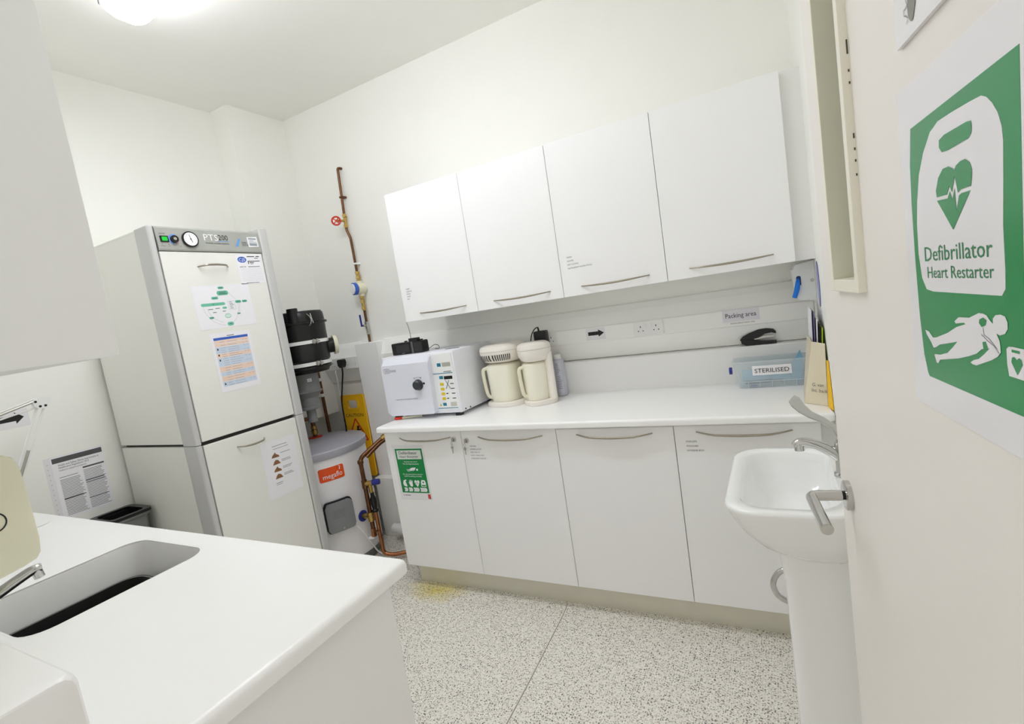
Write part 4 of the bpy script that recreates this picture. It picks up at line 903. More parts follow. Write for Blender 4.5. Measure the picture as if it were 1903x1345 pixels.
t = thing('sterilised_box', 'clear plastic box labelled STERILISED on the worktop', 'box', (1.75, -.07, ZW))
bm = nb(); n_ = 6
lo = [rrect(1.628, 1.882, -.130, -.012, .012, ZW + .001), rrect(1.612, 1.896, -.142, -.010, .014, ZW + .112), rrect(1.606, 1.902, -.146, -.006, .014, ZW + .113), rrect(1.606, 1.902, -.146, -.006, .014, ZW + .121), rrect(1.610, 1.898, -.143, -.009, .013, ZW + .121), rrect(1.630, 1.880, -.128, -.014, .012, ZW + .003)]
loft(bm, lo, True, True); bxo = obj('box', bm, CLEAR, t, smooth=True, auto=.4)
bm = nb()
for k in range(5): obj('rib', box(nb(), 1.665 + k * .046, 1.667 + k * .046, -.1335, -.1315, ZW + .004, ZW + .028), mat('rib_clear', (226, 236, 240), .2, alpha=.6), bxo)
obj('rib', box(nb(), 1.632, 1.880, -.1345, -.1325, ZW + .028, ZW + .031), MATS['rib_clear'], bxo)
FL = Fr((1.686, -.1405, ZW + .058), X, (0, -.10, 1))
lb = obj('label', prism(nb(), FL, ((0, 0), (.150, 0), (.150, .042), (0, .042)), 0, .0008), PAPER, t)
lettering('lettering', FL, [('STERILISED', .075, .011, .019, .132, 'c')], INK, lb, .0016)
bm = nb(); lathe(bm, [(.010, -.006), (.016, -.006), (.016, .006), (.010, .006)], (1.597, -.10, ZW + .078), 20, 'x'); obj('clip', bm, NAVY, t, smooth=True)
for k, (x, y, z, rx) in enumerate(((1.70, -.075, .93, .1), (1.78, -.06, .945, -.12), (1.84, -.07, .955, .3))):
    tt = thing('instrument_pouch', ['pale blue sterile pouch flat at the left end of the clear box', 'pale blue sterile pouch in the middle of the clear box', 'pale blue pouch standing up at the right end of the clear box'][k], 'pouch', (x, y, z), 'pouches inside the clear box')
    bm = nb(); 
    if k < 2: prism(bm, Fr((x - .06, y - .02, z - .022), Vector((1, 0, rx * .3)), (0, .25, 1)), ((0, 0), (.11, 0), (.112, .068), (.002, .066)), 0, .006)
    else: prism(bm, Fr((x - .01, y - .015, z - .045), Vector((1, .2, 0)), (.1, .1, 1)), ((0, 0), (.040, 0), (.044, .10), (.030, .135), (.018, .11), (.002, .09)), 0, .005)
    obj('wrap', bm, BLUEWRAP, tt)
t = thing('dark_instrument', 'dark grey handle lying in the bottom of the clear box', 'instrument', (1.73, -.115, ZW + .01))
bm = nb(); cyl(bm, (1.652, -.112, ZW + .022), (1.76, -.112, ZW + .026), .008, seg=12); cyl(bm, (1.76, -.112, ZW + .026), (1.80, -.112, ZW + .027), .005, seg=10); obj('handle', bm, mat('slate', (58, 74, 92), .4), t, smooth=True)
t = thing('blue_clip', 'small blue clip in the bottom of the clear box', 'clip', (1.70, -.118, ZW + .006))
obj('clip', box(nb(), 1.672, 1.700, -.126, -.112, ZW + .004, ZW + .012, .002), NAVY, t)

# ------------------------------------------------------------------ right wall: dispenser, sticker, leaflets
t = thing('glove_dispenser', 'white wall dispenser with a bright blue pull-out end', 'dispenser', (1.91, -.11, 1.255))
GD = Fr((0, 0, 0), X)
bm = nb(); loft(bm, [[(XR - .0005, y, 1.255), (1.885, y, 1.262), (1.878, y, 1.285), (1.874, y, 1.390), (1.882, y, 1.404), (XR - .0005, y, 1.412)] for y in (-.205, -.02)]); obj('casing', bm, mat('dispenser_white', (244, 246, 244), .35), t)
bm = nb(); loft(bm, [[(1.8775, y, 1.288), (1.872, y, 1.292), (1.868, y, 1.385), (1.874, y, 1.388)] for y in (-.190, -.035)]); obj('front_cover', bm, PLAST, t)
bm = nb(); prism(bm, Fr((1.890, -.2055, 1.334), X), rrect(-.010, .006, -.014, .024, .006), -.02, .0008); obj('opening', bm, mat('opening_navy', (20, 60, 120), .4), t)
bm = nb(); tube(bm, [(1.886, -.200, 1.345), (1.884, -.216, 1.335), (1.880, -.222, 1.312), (1.874, -.224, 1.292), (1.868, -.222, 1.276)], [.006, .008, .010, .009, .009], 10); obj('pull_tab', bm, BRIGHTBLUE, t, smooth=True)
bm = nb(); lathe(bm, [(.005, 0), (.007, 0), (.007, -.002), (.005, -.002)], (1.934, -.205, 1.335), 16, 'y'); obj('lock', bm, STEEL, t)
t = thing('oval_sticker', 'lilac and blue oval sticker on the right wall beside the dispenser', 'sticker', (XR, -.345, 1.32))
GO = Fr((XR, -.345, 1.322), -Y)
bm = nb(); prism(bm, GO, [(.055 * math.cos(k * math.pi / 16), .084 * math.sin(k * math.pi / 16)) for k in range(32)], .0002, .0012); obj('rim', bm, NAVY, t)
bm = nb(); circ(bm, GO, 0, 0, .046, .0016, 28, .076); obj('face', bm, LILAC, t)

t = thing('leaflet_pocket', 'cream plastic document pocket with handwriting leaning on the right wall', 'document holder', (1.90, -.40, ZW))
def lean(xb, xt, y0, y1, z0, z1, th=.002, name='sheet', m=PAPER, par=None):
    bm = nb(); q = [(xb, y0, z0), (xb, y1, z0), (xt, y1, z1), (xt, y0, z1)]; A = [bm.verts.new(p) for p in q]; B = [bm.verts.new((p[0] + th, p[1], p[2])) for p in q]
    for i in range(4): bm.faces.new((A[i], A[(i + 1) % 4], B[(i + 1) % 4], B[i]))
    bm.faces.new(A[::-1]); bm.faces.new(B); bmesh.ops.recalc_face_normals(bm, faces=bm.faces)
    return obj(name, bm, m, par)
def quad(name, q, off, m, par):
    bm = nb(); V = [Vector(p) for p in q]; n = (V[1] - V[0]).cross(V[3] - V[0]).normalized() * off
    A = [bm.verts.new(p) for p in V]; B = [bm.verts.new(p + n) for p in V]
    for i in range(4): bm.faces.new((A[i], A[(i + 1) % 4], B[(i + 1) % 4], B[i]))
    bm.faces.new(A[::-1]); bm.faces.new(B); bmesh.ops.recalc_face_normals(bm, faces=bm.faces); return obj(name, bm, m, par)
quad('front_sheet', ((1.864, -.44, ZW + .001), (1.932, -.50, ZW + .001), (1.940, -.47, 1.118), (1.904, -.42, 1.122)), .002, FROST, t)
quad('side_sheet', ((1.864, -.44, ZW + .001), (1.904, -.42, 1.122), (1.900, -.22, 1.122), (1.872, -.22, ZW + .001)), .002, FROST, t)
FH = Fr((1.890, -.4655, .952), Vector((.068, -.06, 0)), (.03, .02, .22))
lettering('handwriting', FH, [('G. van', 0, .016, .012, None, 'l'), ('Inc. back', .0, -.004, .012, None, 'l')], INK, t, .0032)
tt = thing('yellow_folder', 'yellow folder edge sticking out beside the cream document pocket', 'folder', (1.93, -.5, ZW)); quad('folder', ((1.934, -.508, ZW + .001), (1.9435, -.56, ZW + .001), (1.9435, -.50, 1.06), (1.9415, -.48, 1.06)), .003, mat('folder_yellow', (250, 200, 20), .5), tt)
for k, (xb, xt, y0, y1, zt, m, nm) in enumerate(((1.903, 1.911, -.36, -.16, 1.232, PAPER, 'white leaflet at the front of the leaflet bundle'), (1.909, 1.918, -.39, -.18, 1.224, PURPLE, 'dark purple leaflet second in the leaflet bundle'), (1.915, 1.924, -.42, -.2, 1.20, PAPER, 'pale leaflet in the middle of the leaflet bundle'), (1.9195, 1.931, -.44, -.21, 1.185, BLACK, 'black leaflet behind the pale one in the leaflet bundle'), (1.925, 1.936, -.45, -.2, 1.172, LIMEG, 'lime green leaflet closest to the wall in the leaflet bundle'))):
    tt = thing('leaflet', nm, 'leaflet', (xb, (y0 + y1) / 2, 1.0), 'leaflets in the document pocket'); lean(xb, xt, y0, y1, 1.0 if k else .98, zt, .0028, 'sheet', m, tt)

# ------------------------------------------------------------------ hand basin on the right wall
t = thing('hand_basin', 'white ceramic pedestal hand basin half hidden by the door', 'basin', (1.80, -1.05, 0))
bm = nb(); o = lambda i, z, r, xs=0: rrect(1.643 + i + xs, XR - .001, -1.292 + i, -.805 - i, r, z, 8)
L_ = [o(.125, .672, .07), o(.098, .69, .08), o(.060, .722, .085), o(.030, .765, .09), o(.012, .805, .09), o(.003, .832, .085), o(0, .843, .08), o(.003, .850, .08), o(.010, .852, .08)]
inn = lambda i, z, r: rrect(1.643 + i, 1.905 - i * .25, -1.292 + i, -.805 - i, r, z, 8)
L_ += [inn(.030, .852, .07), inn(.036, .846, .068), inn(.042, .825, .065), inn(.060, .780, .06), inn(.090, .745, .05), inn(.115, .737, .03)]
loft(bm, L_); obj('bowl', bm, CERAM, t, smooth=True, auto=1.2)
bm = nb(); loft(bm, [rrect(1.755, XR - .001, -1.17, -.93, .03, 0), rrect(1.762, XR - .001, -1.16, -.94, .03, .05), rrect(1.760, XR - .001, -1.165, -.935, .03, .60), rrect(1.752, XR - .001, -1.18, -.92, .03, .70)]); obj('pedestal', bm, CERAM, t, smooth=True)
bm = nb(); lathe(bm, [(.001, .737), (.020, .7375), (.022, .740), (.012, .741), (.001, .739)], (1.79, -1.05, 0), 24); obj('waste', bm, CHROME, t, smooth=True)
t = thing('basin_tap', 'chrome elbow-lever tap on the hand basin', 'tap', (1.92, -1.04, .852))
bm = nb(); lathe(bm, [(.026, .852), (.026, .858), (.021, .862), (.020, .935), (.016, .945), (.001, .947)], (1.922, -1.04, 0), 28); obj('body', bm, CHROME, t, smooth=True)
bm = nb(); tube(bm, [(1.920, -1.04, .895), (1.895, -1.04, .917), (1.865, -1.04, .934), (1.838, -1.04, .941), (1.822, -1.04, .940), (1.814, -1.04, .932)], [.016, .0145, .013, .012, .012, .011], 16); cyl(bm, (1.823, -1.04, .940), (1.823, -1.04, .920), .0125, seg=18); obj('spout', bm, CHROME, t, smooth=True)
bm = nb()
secs = [(1.922, .945, .008, .006), (1.905, .982, .008, .0055), (1.880, 1.002, .010, .005), (1.855, 1.016, .012, .005), (1.838, 1.032, .016, .005), (1.824, 1.052, .021, .0045), (1.816, 1.062, .016, .003)]
LV = []
for i, (x, z, w, a) in enumerate(secs):
    x2, z2 = secs[min(i + 1, len(secs) - 1)][:2]; x1, z1 = secs[max(i - 1, 0)][:2]
    dv = Vector((x2 - x1, 0, z2 - z1)).normalized(); pv = Vector((-dv.z, 0, dv.x)); wide = (pv * -.62 + Y * .78).normalized(); thin = dv.cross(wide).normalized()
    LV.append([tuple(Vector((x, -1.04, z)) + wide * w * math.cos(2 * math.pi * k / 16) + thin * a * math.sin(2 * math.pi * k / 16)) for k in range(16)])
loft(bm, LV); obj('elbow_lever', bm, CHROME, t, smooth=True)
t = thing('chrome_waste_bend', 'curved chrome pipe beside the basin pedestal', 'pipe', (1.75, -.93, .40))
bm = nb(); tube(bm, [(1.80, -.925, .523), (1.765, -.93, .515), (1.737, -.93, .498), (1.721, -.93, .463), (1.729, -.93, .428), (1.755, -.93, .409), (1.80, -.925, .392)], .0085, 12); obj('bend', bm, CHROME, t, smooth=True)

# ------------------------------------------------------------------ sink counter along the near wall
hole = (0.06, 0.412, -2.172, -1.793, 0.055)
ct = worktop('sink_worktop', 'white sink worktop in the foreground with rounded edges', XL + .001, 1.031, YN + .001, -1.718, 0.865, 0.90, hole, r=.014, rc=.012)
bm = nb()
def hl(i, z, r): return rrect(hole[0] + i, hole[1] - i, hole[2] + i, hole[3] - i, r, z)
loft(bm, [hl(-.014, .864, .06), hl(-.014, .72, .06), hl(.03, .684, .05), hl(.032, .688, .05), hl(.004, .72, .05), hl(0, .75, .055), hl(0, .893, .055), hl(-.002, .898, .056), hl(-.005, .9004, .058)], False, False)
b2 = hl(.032, .688, .05); bm.faces.new([bm.verts.new(p) for p in b2]); obj('sink_bowl', bm, SOLID, ct, smooth=True, auto=.9)
prof2 = [(YN + .001, 0.9), (-2.286, 0.9), (-2.286, 0.902), (-2.2895, .906), (-2.290, 1.050), (-2.2925, 1.0585), (-2.298, 1.064), (-2.306, 1.066), (YN + .001, 1.066)]
bm = nb(); loft(bm, [[(x, y if y < -2.35 else y - s, z if z < 1 else z - s * .5) for y, z in prof2] for x, s in ((XL + .001, 0), (1.018, 0), (1.0245, .0018), (1.0285, .0055), (1.030, .0105))]); obj('upstand', bm, SOLID, ct, smooth=True, auto=.5)
bm = nb(); lathe(bm, [(.036, .9001), (.042, .9006), (.044, .9014), (.038, .9016), (.034, .9008)], (-.62, -1.81, 0), 28); obj('grommet_rim', bm, SOLID, ct, smooth=True)
bm = nb(); lathe(bm, [(.001, .9004), (.035, .9006), (.001, .9007)], (-.62, -1.81, 0), 28); obj('recess_shade', bm, mat('recess_shade_grey', (196, 196, 188), .5), ct)  # flat grey disc, its colour stands in for shade inside a round recess
t = thing('sink_base_unit', 'white base unit with plain end panel under the foreground sink worktop', 'cabinet', (0, -2.0, 0))
obj('end_panel', box(nb(), .982, 1.0, YN + .002, -1.755, 0.0, .8645, .001), LAM, t)
obj('end_panel', box(nb(), XL + .002, XL + .02, YN + .002, -1.775, 0.0, .8645), LAM, t)
obj('back_panel', box(nb(), XL + .02, .982, YN + .002, YN + .02, .10, .8645), LAM, t)
obj('bottom_panel', box(nb(), XL + .02, .982, YN + .02, -1.78, .10, .118), LAM, t)
obj('plinth', box(nb(), XL + .02, .982, -1.84, -1.822, 0, .10), PLINTH, t)
for k in range(4):
    x0 = XL + .02 + k * .5505; d = obj('door', box(nb(), x0 + .0015, x0 + .549, -1.776, -1.757, .118, .862, .0015), LAM, t)
    n = 12; obj('handle', tube(nb(), [(x0 + .12 + .31 * i / n, -1.757 + .026 * min(1, (1 - (2 * i / n - 1) ** 2) * 1.6), .83 - .014 * (1 - (2 * i / n - 1) ** 2)) for i in range(n + 1)], .0042, 8, smooth=False), NICKEL, d, smooth=True)
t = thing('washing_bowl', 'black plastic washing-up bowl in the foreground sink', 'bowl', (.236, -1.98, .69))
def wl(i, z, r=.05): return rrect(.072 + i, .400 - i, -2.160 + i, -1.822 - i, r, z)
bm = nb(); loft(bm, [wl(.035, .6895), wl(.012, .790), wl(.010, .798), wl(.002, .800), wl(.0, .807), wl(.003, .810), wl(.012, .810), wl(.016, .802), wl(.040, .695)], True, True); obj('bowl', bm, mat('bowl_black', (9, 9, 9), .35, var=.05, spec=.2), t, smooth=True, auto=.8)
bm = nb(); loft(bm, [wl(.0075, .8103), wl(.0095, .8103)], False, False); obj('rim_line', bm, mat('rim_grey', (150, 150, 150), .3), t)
t = thing('sink_tap', 'chrome spout reaching over the foreground sink', 'tap', (.235, -2.235, .90))
bm = nb(); lathe(bm, [(.027, .9001), (.027, .906), (.022, .910), (.020, .945), (.014, .955), (.001, .956)], (.235, -2.235, 0), 28); obj('body', bm, CHROME, t, smooth=True)
bm = nb(); tube(bm, [(.235, -2.235, .935), (.235, -2.195, .948), (.235, -2.155, .960), (.235, -2.115, .974), (.235, -2.085, .983), (.235, -2.070, .982)], [.013, .013, .012, .0115, .011, .0105], 16); cyl(bm, (.235, -2.079, .985), (.235, -2.075, .962), .0105, seg=18); obj('spout', bm, CHROME, t, smooth=True)
bm = nb(); tube(bm, [(.235, -2.235, .95), (.235, -2.245, .985), (.235, -2.235, 1.02)], .008, 12); obj('lever', bm, CHROME, t, smooth=True)

t = thing('wall_cabinet', 'white wall cabinet end panel close to the camera over the sink counter', 'cabinet', (0.2, -2.2, 1.436))
obj('end_panel', box(nb(), .682, .70, YN + .001, -2.020, 1.436, 2.16, .0012), LAM, t)
obj('carcass', box(nb(), XL + .001, .682, YN + .001, -2.042, 1.436, 2.16), LAMEDGE, t)
for k in range(4):
    w = (.68 - XL) / 4; x0 = XL + k * w; d = obj('door', box(nb(), x0 + .002, x0 + w - .001, -2.041, -2.022, 1.438, 2.158, .0015), LAM, t)
t = thing('towel_dispenser', 'cream curved wall dispenser at the left edge above the sink', 'dispenser', (.43, -2.25, 1.06))
pr = [(YN + .0005, 1.300), (-2.19, 1.291), (-2.168, 1.289), (-2.157, 1.281), (-2.151, 1.262), (-2.149, 1.205), (-2.149, 1.121), (-2.152, 1.096), (-2.160, 1.086), (-2.180, 1.080), (-2.216, 1.0745), (YN + .0005, 1.0705)]
def inset(s): cy_, cz_ = -2.27, 1.17; return [(max(YN + .0005, cy_ + (y - cy_) * s) if y > -2.36 else y, cz_ + (z - cz_) * s) for y, z in pr]
bm = nb(); loft(bm, [[(x, y, z) for y, z in inset(s)] for x, s in ((.30, .95), (.306, 1), (.542, 1), (.548, .985), (.55, .95))]); obj('cover', bm, CREAM, t, smooth=True, auto=.5)
FDp = Fr((.55, 0, 0), Y); bm = nb(); arc(bm, FDp, (-2.205, 1.176), .017, .017, 0, 360, .0024, .0008, 28); obj('ring_mark', bm, INK, t)

# ------------------------------------------------------------------ the open door at the right
TH = math.radians(6.5)
dt = thing('door_1', 'off-white open door with vision panel, steel lever handle and posters', 'door', (1.8885, -1.4998, 0), None, TH - math.pi / 2 + math.pi, 'structure')
# local frame of the door: +x runs from the hinge side (near) towards ... the camera side is local -y after rotation
FDr = Fr((0, 0, 0), (1, 0, 0))       # right as seen from the room is local +x
# rotate so that local +x = towards the hinge (image right), outward normal local -y = into the room
dt.rotation_euler = (0, 0, TH - math.pi / 2)
def dobj(name, bm, m, par=dt, **k): return obj(name, bm, m, par, world=False, **k)
DW0, DW1, DT = -0.062, 0.790, 0.044
vp = (0.055, 0.185, 1.372, 1.95)
bm = nb()
for x0, x1, z0, z1 in ((DW0, vp[0], .006, 2.04), (vp[1], DW1, .006, 2.04), (vp[0], vp[1], .006, vp[2]), (vp[0], vp[1], vp[3], 2.04)):
    vs = [bm.verts.new((x, y, z)) for x, y, z in ((x0, 0, z0), (x1, 0, z0), (x1, 0, z1), (x0, 0, z1), (x0, DT, z0), (x1, DT, z0), (x1, DT, z1), (x0, DT, z1))]
    for f in ((0, 1, 2, 3), (5, 4, 7, 6), (4, 0, 3, 7), (1, 5, 6, 2), (3, 2, 6, 7), (4, 5, 1, 0)): bm.faces.new([vs[i] for i in f])
bmesh.ops.remove_doubles(bm, verts=bm.verts, dist=1e-5)
inner = [f for f in bm.faces if False]
leaf = dobj('leaf', bm, DOORP)
bead = mat('bead_shade_tint', (240, 237, 222), .4)  # cream tint puts the shade of the panel reveal into the colour
for nm, (x0, x1, z0, z1) in (('glazing_bead', (vp[0] - .012, vp[0] + .004, vp[2] - .014, vp[3] + .014)), ('glazing_bead', (vp[1] - .004, vp[1] + .012, vp[2] - .014, vp[3] + .014)), ('glazing_bead', (vp[0] + .004, vp[1] - .004, vp[2] - .014, vp[2] + .004)), ('glazing_bead', (vp[0] + .004, vp[1] - .004, vp[3] - .004, vp[3] + .014))):
    dobj(nm, box(nb(), x0, x1, -.010, .030, z0, z1, .001), bead)
dobj('glass_pane', box(nb(), vp[0] + .003, vp[1] - .003, .030, .036, vp[2] + .002, vp[3] - .002), GLASS)
bm = nb()
for z, h in ((1.665, .022), (1.643, .004), (1.628, .004), (1.56, .008), (1.545, .004), (1.53, .004), (1.512, .004)): box(bm, vp[1] + .0119, vp[1] + .0124, -.0025, -.0008, z, z + h * .8)
dobj('nail_marks', bm, mat('nail_brown', (84, 74, 60), .6), kind='stuff')
# text on the glass stamp
dobj('glass_stamp', box(nb(), vp[1] - .05, vp[1] - .012, .0295, .0299, vp[2] + .008, vp[2] + .05), mat('stamp_grey', (170, 176, 150), .5))
# lever handle
hz = 0.9887
def dl_(p): return Vector(p)
bm = nb(); lathe(bm, [(.001, 0), (.0265, 0), (.0265, -.008), (.025, -.009), (.001, -.009)], (0, 0, hz), 40, 'y'); hd = dobj('handle_rose', bm, CHROME, smooth=True)
bm = nb(); cyl(bm, (0, -.008, hz), (0, -.0135, hz), .008, seg=20); obj('neck_groove', bm, BLACK, hd, world=False)
bm = nb(); pipe(bm, [(0, -.013, hz), (0, -.062, hz), (0.135, -.062, hz)], .0095, 24, bend=.012); obj('lever', bm, CHROME, hd, smooth=True, world=False)
bm = nb(); cyl(bm, (0.1345, -.062, hz), (0.1358, -.062, hz), .0088, seg=24); obj('lever_end', bm, STEEL, hd, world=False)
bm = nb(); box(bm, DW0 - .001, DW0 + .0005, .010, .034, .90, 1.10); dobj('latch_plate', bm, STEEL)

# poster and sign on the door (flat prints, their own things)
def dframe(a, z, off=0.0):
    ux = Vector((math.cos(TH - math.pi / 2), math.sin(TH - math.pi / 2), 0)); uy = Vector((-ux.y, ux.x, 0))
    return Fr(Vector((1.8885, -1.4998, 0)) + ux * a - uy * off + Z * z, ux)
body = [(3850,14310),(3890,14520),(3970,14760),(4100,14940),(4270,15080),(4440,15130),(4690,15130),(4990,15120),(5170,15110),(5240,15080),(5310,15020),(5380,14930),(5420,14830),(5430,14730),(5410,14470),(5380,14160),(5380,13840),(5370,13700),(5320,13650),(5230,13650),(4130,13650),(3980,13670),(3890,13780),(3840,14020)]
slot = [(4450,14970),(4550,14990),(4940,14990),(5010,14980),(5020,14940),(5010,14890),(4960,14860),(4610,14850),(4490,14860),(4440,14910)]
heart_t = [(4340,14500),(4330,14560),(4390,14660),(4490,14720),(4600,14720),(4670,14690),(4700,14670),(4730,14700),(4810,14720),(4890,14720),(4960,14680),(4990,14620),(4980,14560),(4960,14500),(4800,14500),(4765,14490),(4740,14480),(4700,14620),(4635,14500),(4600,14560),(4540,14495)]
heart_b = [(4340,14470),(4550,14462),(4595,14515),(4640,14440),(4685,14530),(4700,14340),(4755,14455),(4800,14468),(4950,14468),(4620,14190)]
man = [(3890,13260),(3970,13250),(4060,13200),(4140,13210),(4390,13280),(4570,13350),(4740,13390),(4710,13400),(4630,13390),(4560,13380),(4540,13400),(4620,13440),(4810,13450),(4970,13500),(5040,13500),(5090,13490),(5140,13450),(5180,13430),(5180,13470),(5220,13500),(5290,13510),(5350,13500),(5380,13460),(5380,13410),(5340,13370),(5270,13350),(5220,13360),(5260,13310),(5270,13260),(5270,13220),(5220,13180),(5130,13140),(4980,13090),(4890,13060),(4820,13060),(4790,13070),(4850,13100),(4930,13120),(5020,13170),(5110,13230),(4990,13210),(4900,13160),(4770,13120),(4570,13070),(4350,13030),(4190,13000),(4150,12960),(4110,12960),(4070,13030),(4080,13040),(4200,13050),(4360,13090),(4480,13160),(4570,13220),(4370,13180),(4210,13150),(4110,13110),(4060,13100),(4010,13150),(3910,13220)]
h1 = [(4980,13450),(5040,13470),(5090,13450),(5070,13410),(5010,13390),(4970,13420)]
h2 = [(5010,13270),(5060,13280),(5090,13230),(5020,13210)]
dev = [(5350,13260),(5380,13280),(5440,13285),(5580,13285),(5610,13260),(5600,13060),(5370,13060),(5350,13150)]
dslot = [(5420,13265),(5520,13265),(5520,13245),(5420,13245)]
dheart = [(5410,13170),(5420,13205),(5450,13215),(5480,13195),(5510,13215),(5540,13205),(5550,13170),(5480,13085)]
D = dframe(0, 0, .0004)
def q(L): return [(a / 1e4, b / 1e4) for a, b in L]
t = thing('defibrillator_poster', 'large green defibrillator poster with a heart symbol on the door', 'poster', D.P(.354, 1.246))
obj('laminate', prism(nb(), D, ((.353, 1.246), (.595, 1.246), (.595, 1.563), (.353, 1.563)), 0, .0008), POUCH, t)
obj('green_field', prism(nb(), D, [(.383, 1.5225), (.376, 1.488), (.3738, 1.45), (.3738, 1.40), (.376, 1.34), (.381, 1.30), (.3880, 1.282), (.391, 1.279), (.556, 1.279), (.566, 1.527)], .0008, .0010), GREEN, t)
obj('defibrillator_shape', prism(nb(), D, q(body), .0010, .0012), POUCH, t)
obj('carry_slot', flat(nb(), D, q(slot), .0015), GREEN, t)
obj('heart_upper', flat(nb(), D, q(heart_t), .0015), GREEN, t); obj('heart_lower', flat(nb(), D, q(heart_b), .0015), GREEN, t)
lettering('lettering', D, [('Defibrillator', .3995, 1.3940, .0138, .1232, 'l'), ('Heart Restarter', .4035, 1.3780, .0108, .1200, 'l')], mat('letter_green', (40, 132, 80), .4), t, .0015)
obj('lying_figure', flat(nb(), D, q(man), .0013), POUCH, t)
obj('arm_gap', flat(nb(), D, q(h1), .0015), GREEN, t); obj('arm_gap', flat(nb(), D, q(h2), .0015), GREEN, t)
obj('small_defibrillator', flat(nb(), D, q(dev), .0013), POUCH, t)
obj('small_slot', flat(nb(), D, q(dslot), .0015), GREEN, t); obj('small_heart', flat(nb(), D, q(dheart), .0015), GREEN, t)
bm = nb()
for p, r_ in (((5000,13330),(5090,13290)), ((5090,13290),(5180,13260)), ((5180,13260),(5250,13210)), ((5030,13390),(5040,13330)), ((5040,13330),(5110,13310)), ((5110,13310),(5230,13240))): line(bm, D, (p[0] / 1e4, p[1] / 1e4), (r_[0] / 1e4, r_[1] / 1e4), .0006, .0015)
obj('electrode_leads', bm, GREYINK, t, kind='stuff')
t = thing('hand_gel_notice', 'white laminated notice with a grey hand drawing high on the door', 'notice', D.P(.372, 1.60))
obj('laminate', prism(nb(), D, ((.372, 1.600), (.590, 1.598), (.590, 1.90), (.372, 1.902)), 0, .004), POUCH, t)
arm_ = [(4115,16400),(4240,16400),(4230,16210),(4160,16100),(4120,16100),(4080,16140),(4060,16180),(4050,16260)]
obj('forearm', flat(nb(), D, q(arm_), .0046), mat('drawing_grey', (140, 138, 132), .5), t)
hl_ = [(4020,16330),(4060,16270),(4000,16260),(3960,16260),(3970,16210),(4000,16200),(4060,16160),(4010,16120)]
bm = nb()
for p, r_ in zip(hl_, hl_[1:]): line(bm, D, (p[0] / 1e4, p[1] / 1e4), (r_[0] / 1e4, r_[1] / 1e4), .0009, .0047)
obj('hand_outline', bm, mat('drawing_grey', (140, 138, 132), .5), t, kind='stuff')

# green poster on the first base cabinet door
G = Fr((-0.036, YBF - .0003, .500), X).rot(.6)
t = sheet('cabinet_poster', 'small green defibrillator poster with four white symbols on a base cabinet door', G, .205, .292, 'poster', POUCH)
obj('green_field', rect(nb(), G, .016, .194, .036, .274, .0009), mat('poster_green_small', (10, 134, 66), .35), t)
obj('title_box', rect(nb(), G, .026, .184, .218, .266, .0011), mat('title_grey', (222, 228, 222), .5), t)
lettering('title', G, [('Defibrillator', .040, .244, .0165, .118, 'l'), ('Heart Restarter', .042, .226, .0125, .122, 'l')], INK, t, .0014)
lettering('lettering', G, [('Anyone can use it', .107, .2015, .0072, .086, 'c'), ('No training necessary', .107, .1895, .0072, .104, 'c'), ('For an unconscious person', .107, .134, .0072, .128, 'c'), ('NOT breathing normally', .107, .1225, .0072, .112, 'c')], PAPER, t, .0012)
bm = nb(); cx0, cz0, k_ = .465, 1.323, .42
flat(bm, G, [((a / 1e4 - cx0) * k_ + .102, (b / 1e4 - cz0) * k_ + .162) for a, b in man], .0012); obj('lying_figure', bm, PAPER, t)
bm = nb(); flat(bm, G, [((a / 1e4 - cx0) * k_ + .106, (b / 1e4 - cz0) * k_ + .164) for a, b in dev], .0012); obj('small_defibrillator', bm, PAPER, t)
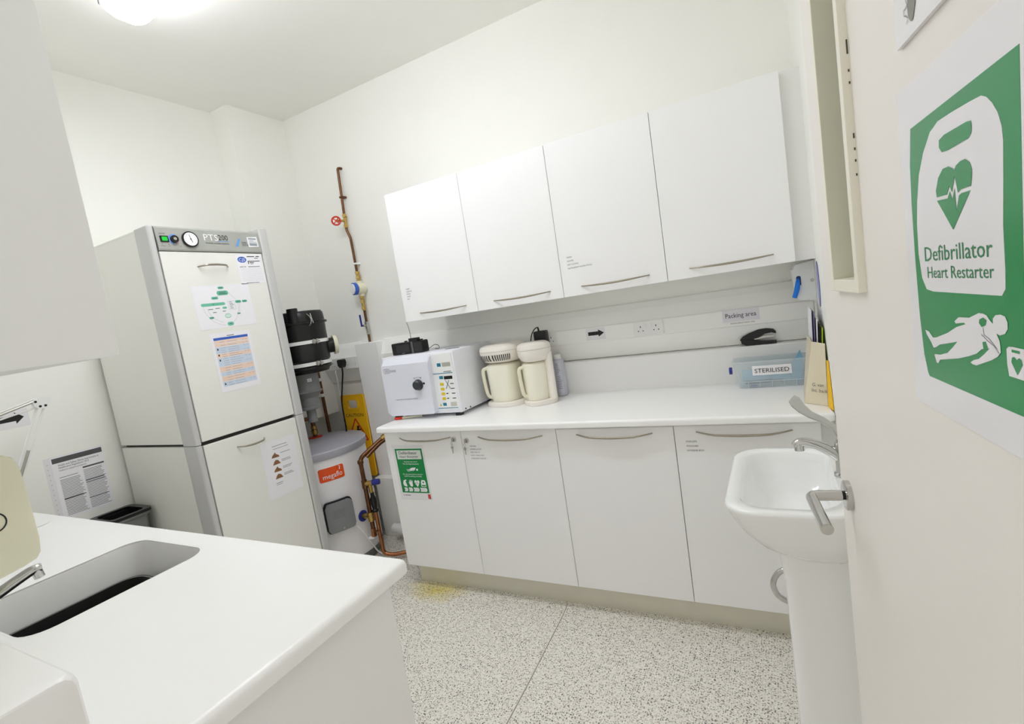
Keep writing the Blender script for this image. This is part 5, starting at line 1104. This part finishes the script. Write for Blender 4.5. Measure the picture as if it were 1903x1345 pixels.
for k, a in enumerate((.045, .085, .125, .166)):
    bm = nb()
    if k == 0:
        flat(bm, G, [(a - .014, .085), (a - .008, .103), (a + .010, .108), (a + .012, .102), (a + .004, .098), (a + .012, .072), (a + .006, .069), (a - .010, .074)], .0012)
    elif k == 1:
        flat(bm, G, [(a - .012, .085), (a - .015, .094), (a - .012, .096), (a - .008, .089), (a - .009, .104), (a - .006, .106), (a - .002, .092), (a, .108), (a + .003, .108), (a + .004, .092), (a + .009, .103), (a + .012, .102), (a + .009, .088), (a + .010, .076), (a + .004, .069), (a - .006, .072)], .0012)
    elif k == 2:
        flat(bm, G, [(a, .068), (a + .013, .086), (a + .017, .096), (a + .013, .104), (a + .006, .105), (a, .099), (a - .006, .105), (a - .013, .104), (a - .017, .096), (a - .013, .086)], .0012)
    else:
        flat(bm, G, [(a - .016, .070), (a + .014, .070), (a + .016, .092), (a + .010, .106), (a - .010, .106), (a - .016, .094)], .0012)
    obj('symbol', bm, PAPER, t)
bm = nb(); G3 = [(.107, .088), (.114, .088), (.118, .095), (.122, .080), (.127, .098), (.131, .086), (.140, .088)]
for p, r_ in zip(G3, G3[1:]): line(bm, G, p, r_, .0016, .0015)
rect(bm, G, .154, .178, .073, .080, .0015); circ(bm, G, .166, .094, .005, .0015, 14); obj('symbol_marks', bm, mat('poster_green_small', (10, 134, 66), .35), t, kind='stuff')
for k, (a0, a1) in enumerate(((.033, .058), (.062, .090), (.094, .134), (.138, .184))):
    obj('arrow_tab', flat(nb(), G, [(a0, .043), (a1 - .006, .043), (a1, .053), (a1 - .006, .064), (a0, .064), (a0 + .005, .053)], .0012), PAPER, t)
lettering('tab_lettering', G, [('Call', .047, .055, .0045, None, 'c'), ('999', .047, .047, .0045, None, 'c'), ('Start', .077, .055, .0045, None, 'c'), ('CPR', .077, .047, .0045, None, 'c'), ('Defibrillate', .114, .055, .0042, .028, 'c'), ('immediately', .114, .047, .0042, .028, 'c'), ('Advanced', .161, .055, .0045, None, 'c'), ('life support', .161, .047, .0042, .030, 'c')], GREYINK, t, .0015)
bm = nb(); rect(bm, G, .180, .198, .005, .030, .0009); circ(bm, G, .022, .022, .003, .0009, 12); obj('red_marks', bm, mat('mark_red', (200, 70, 70), .5), t, kind='stuff')
bm = nb(); rect(bm, G, .030, .066, .020, .0235, .0009); obj('small_print', bm, GREYINK, t)
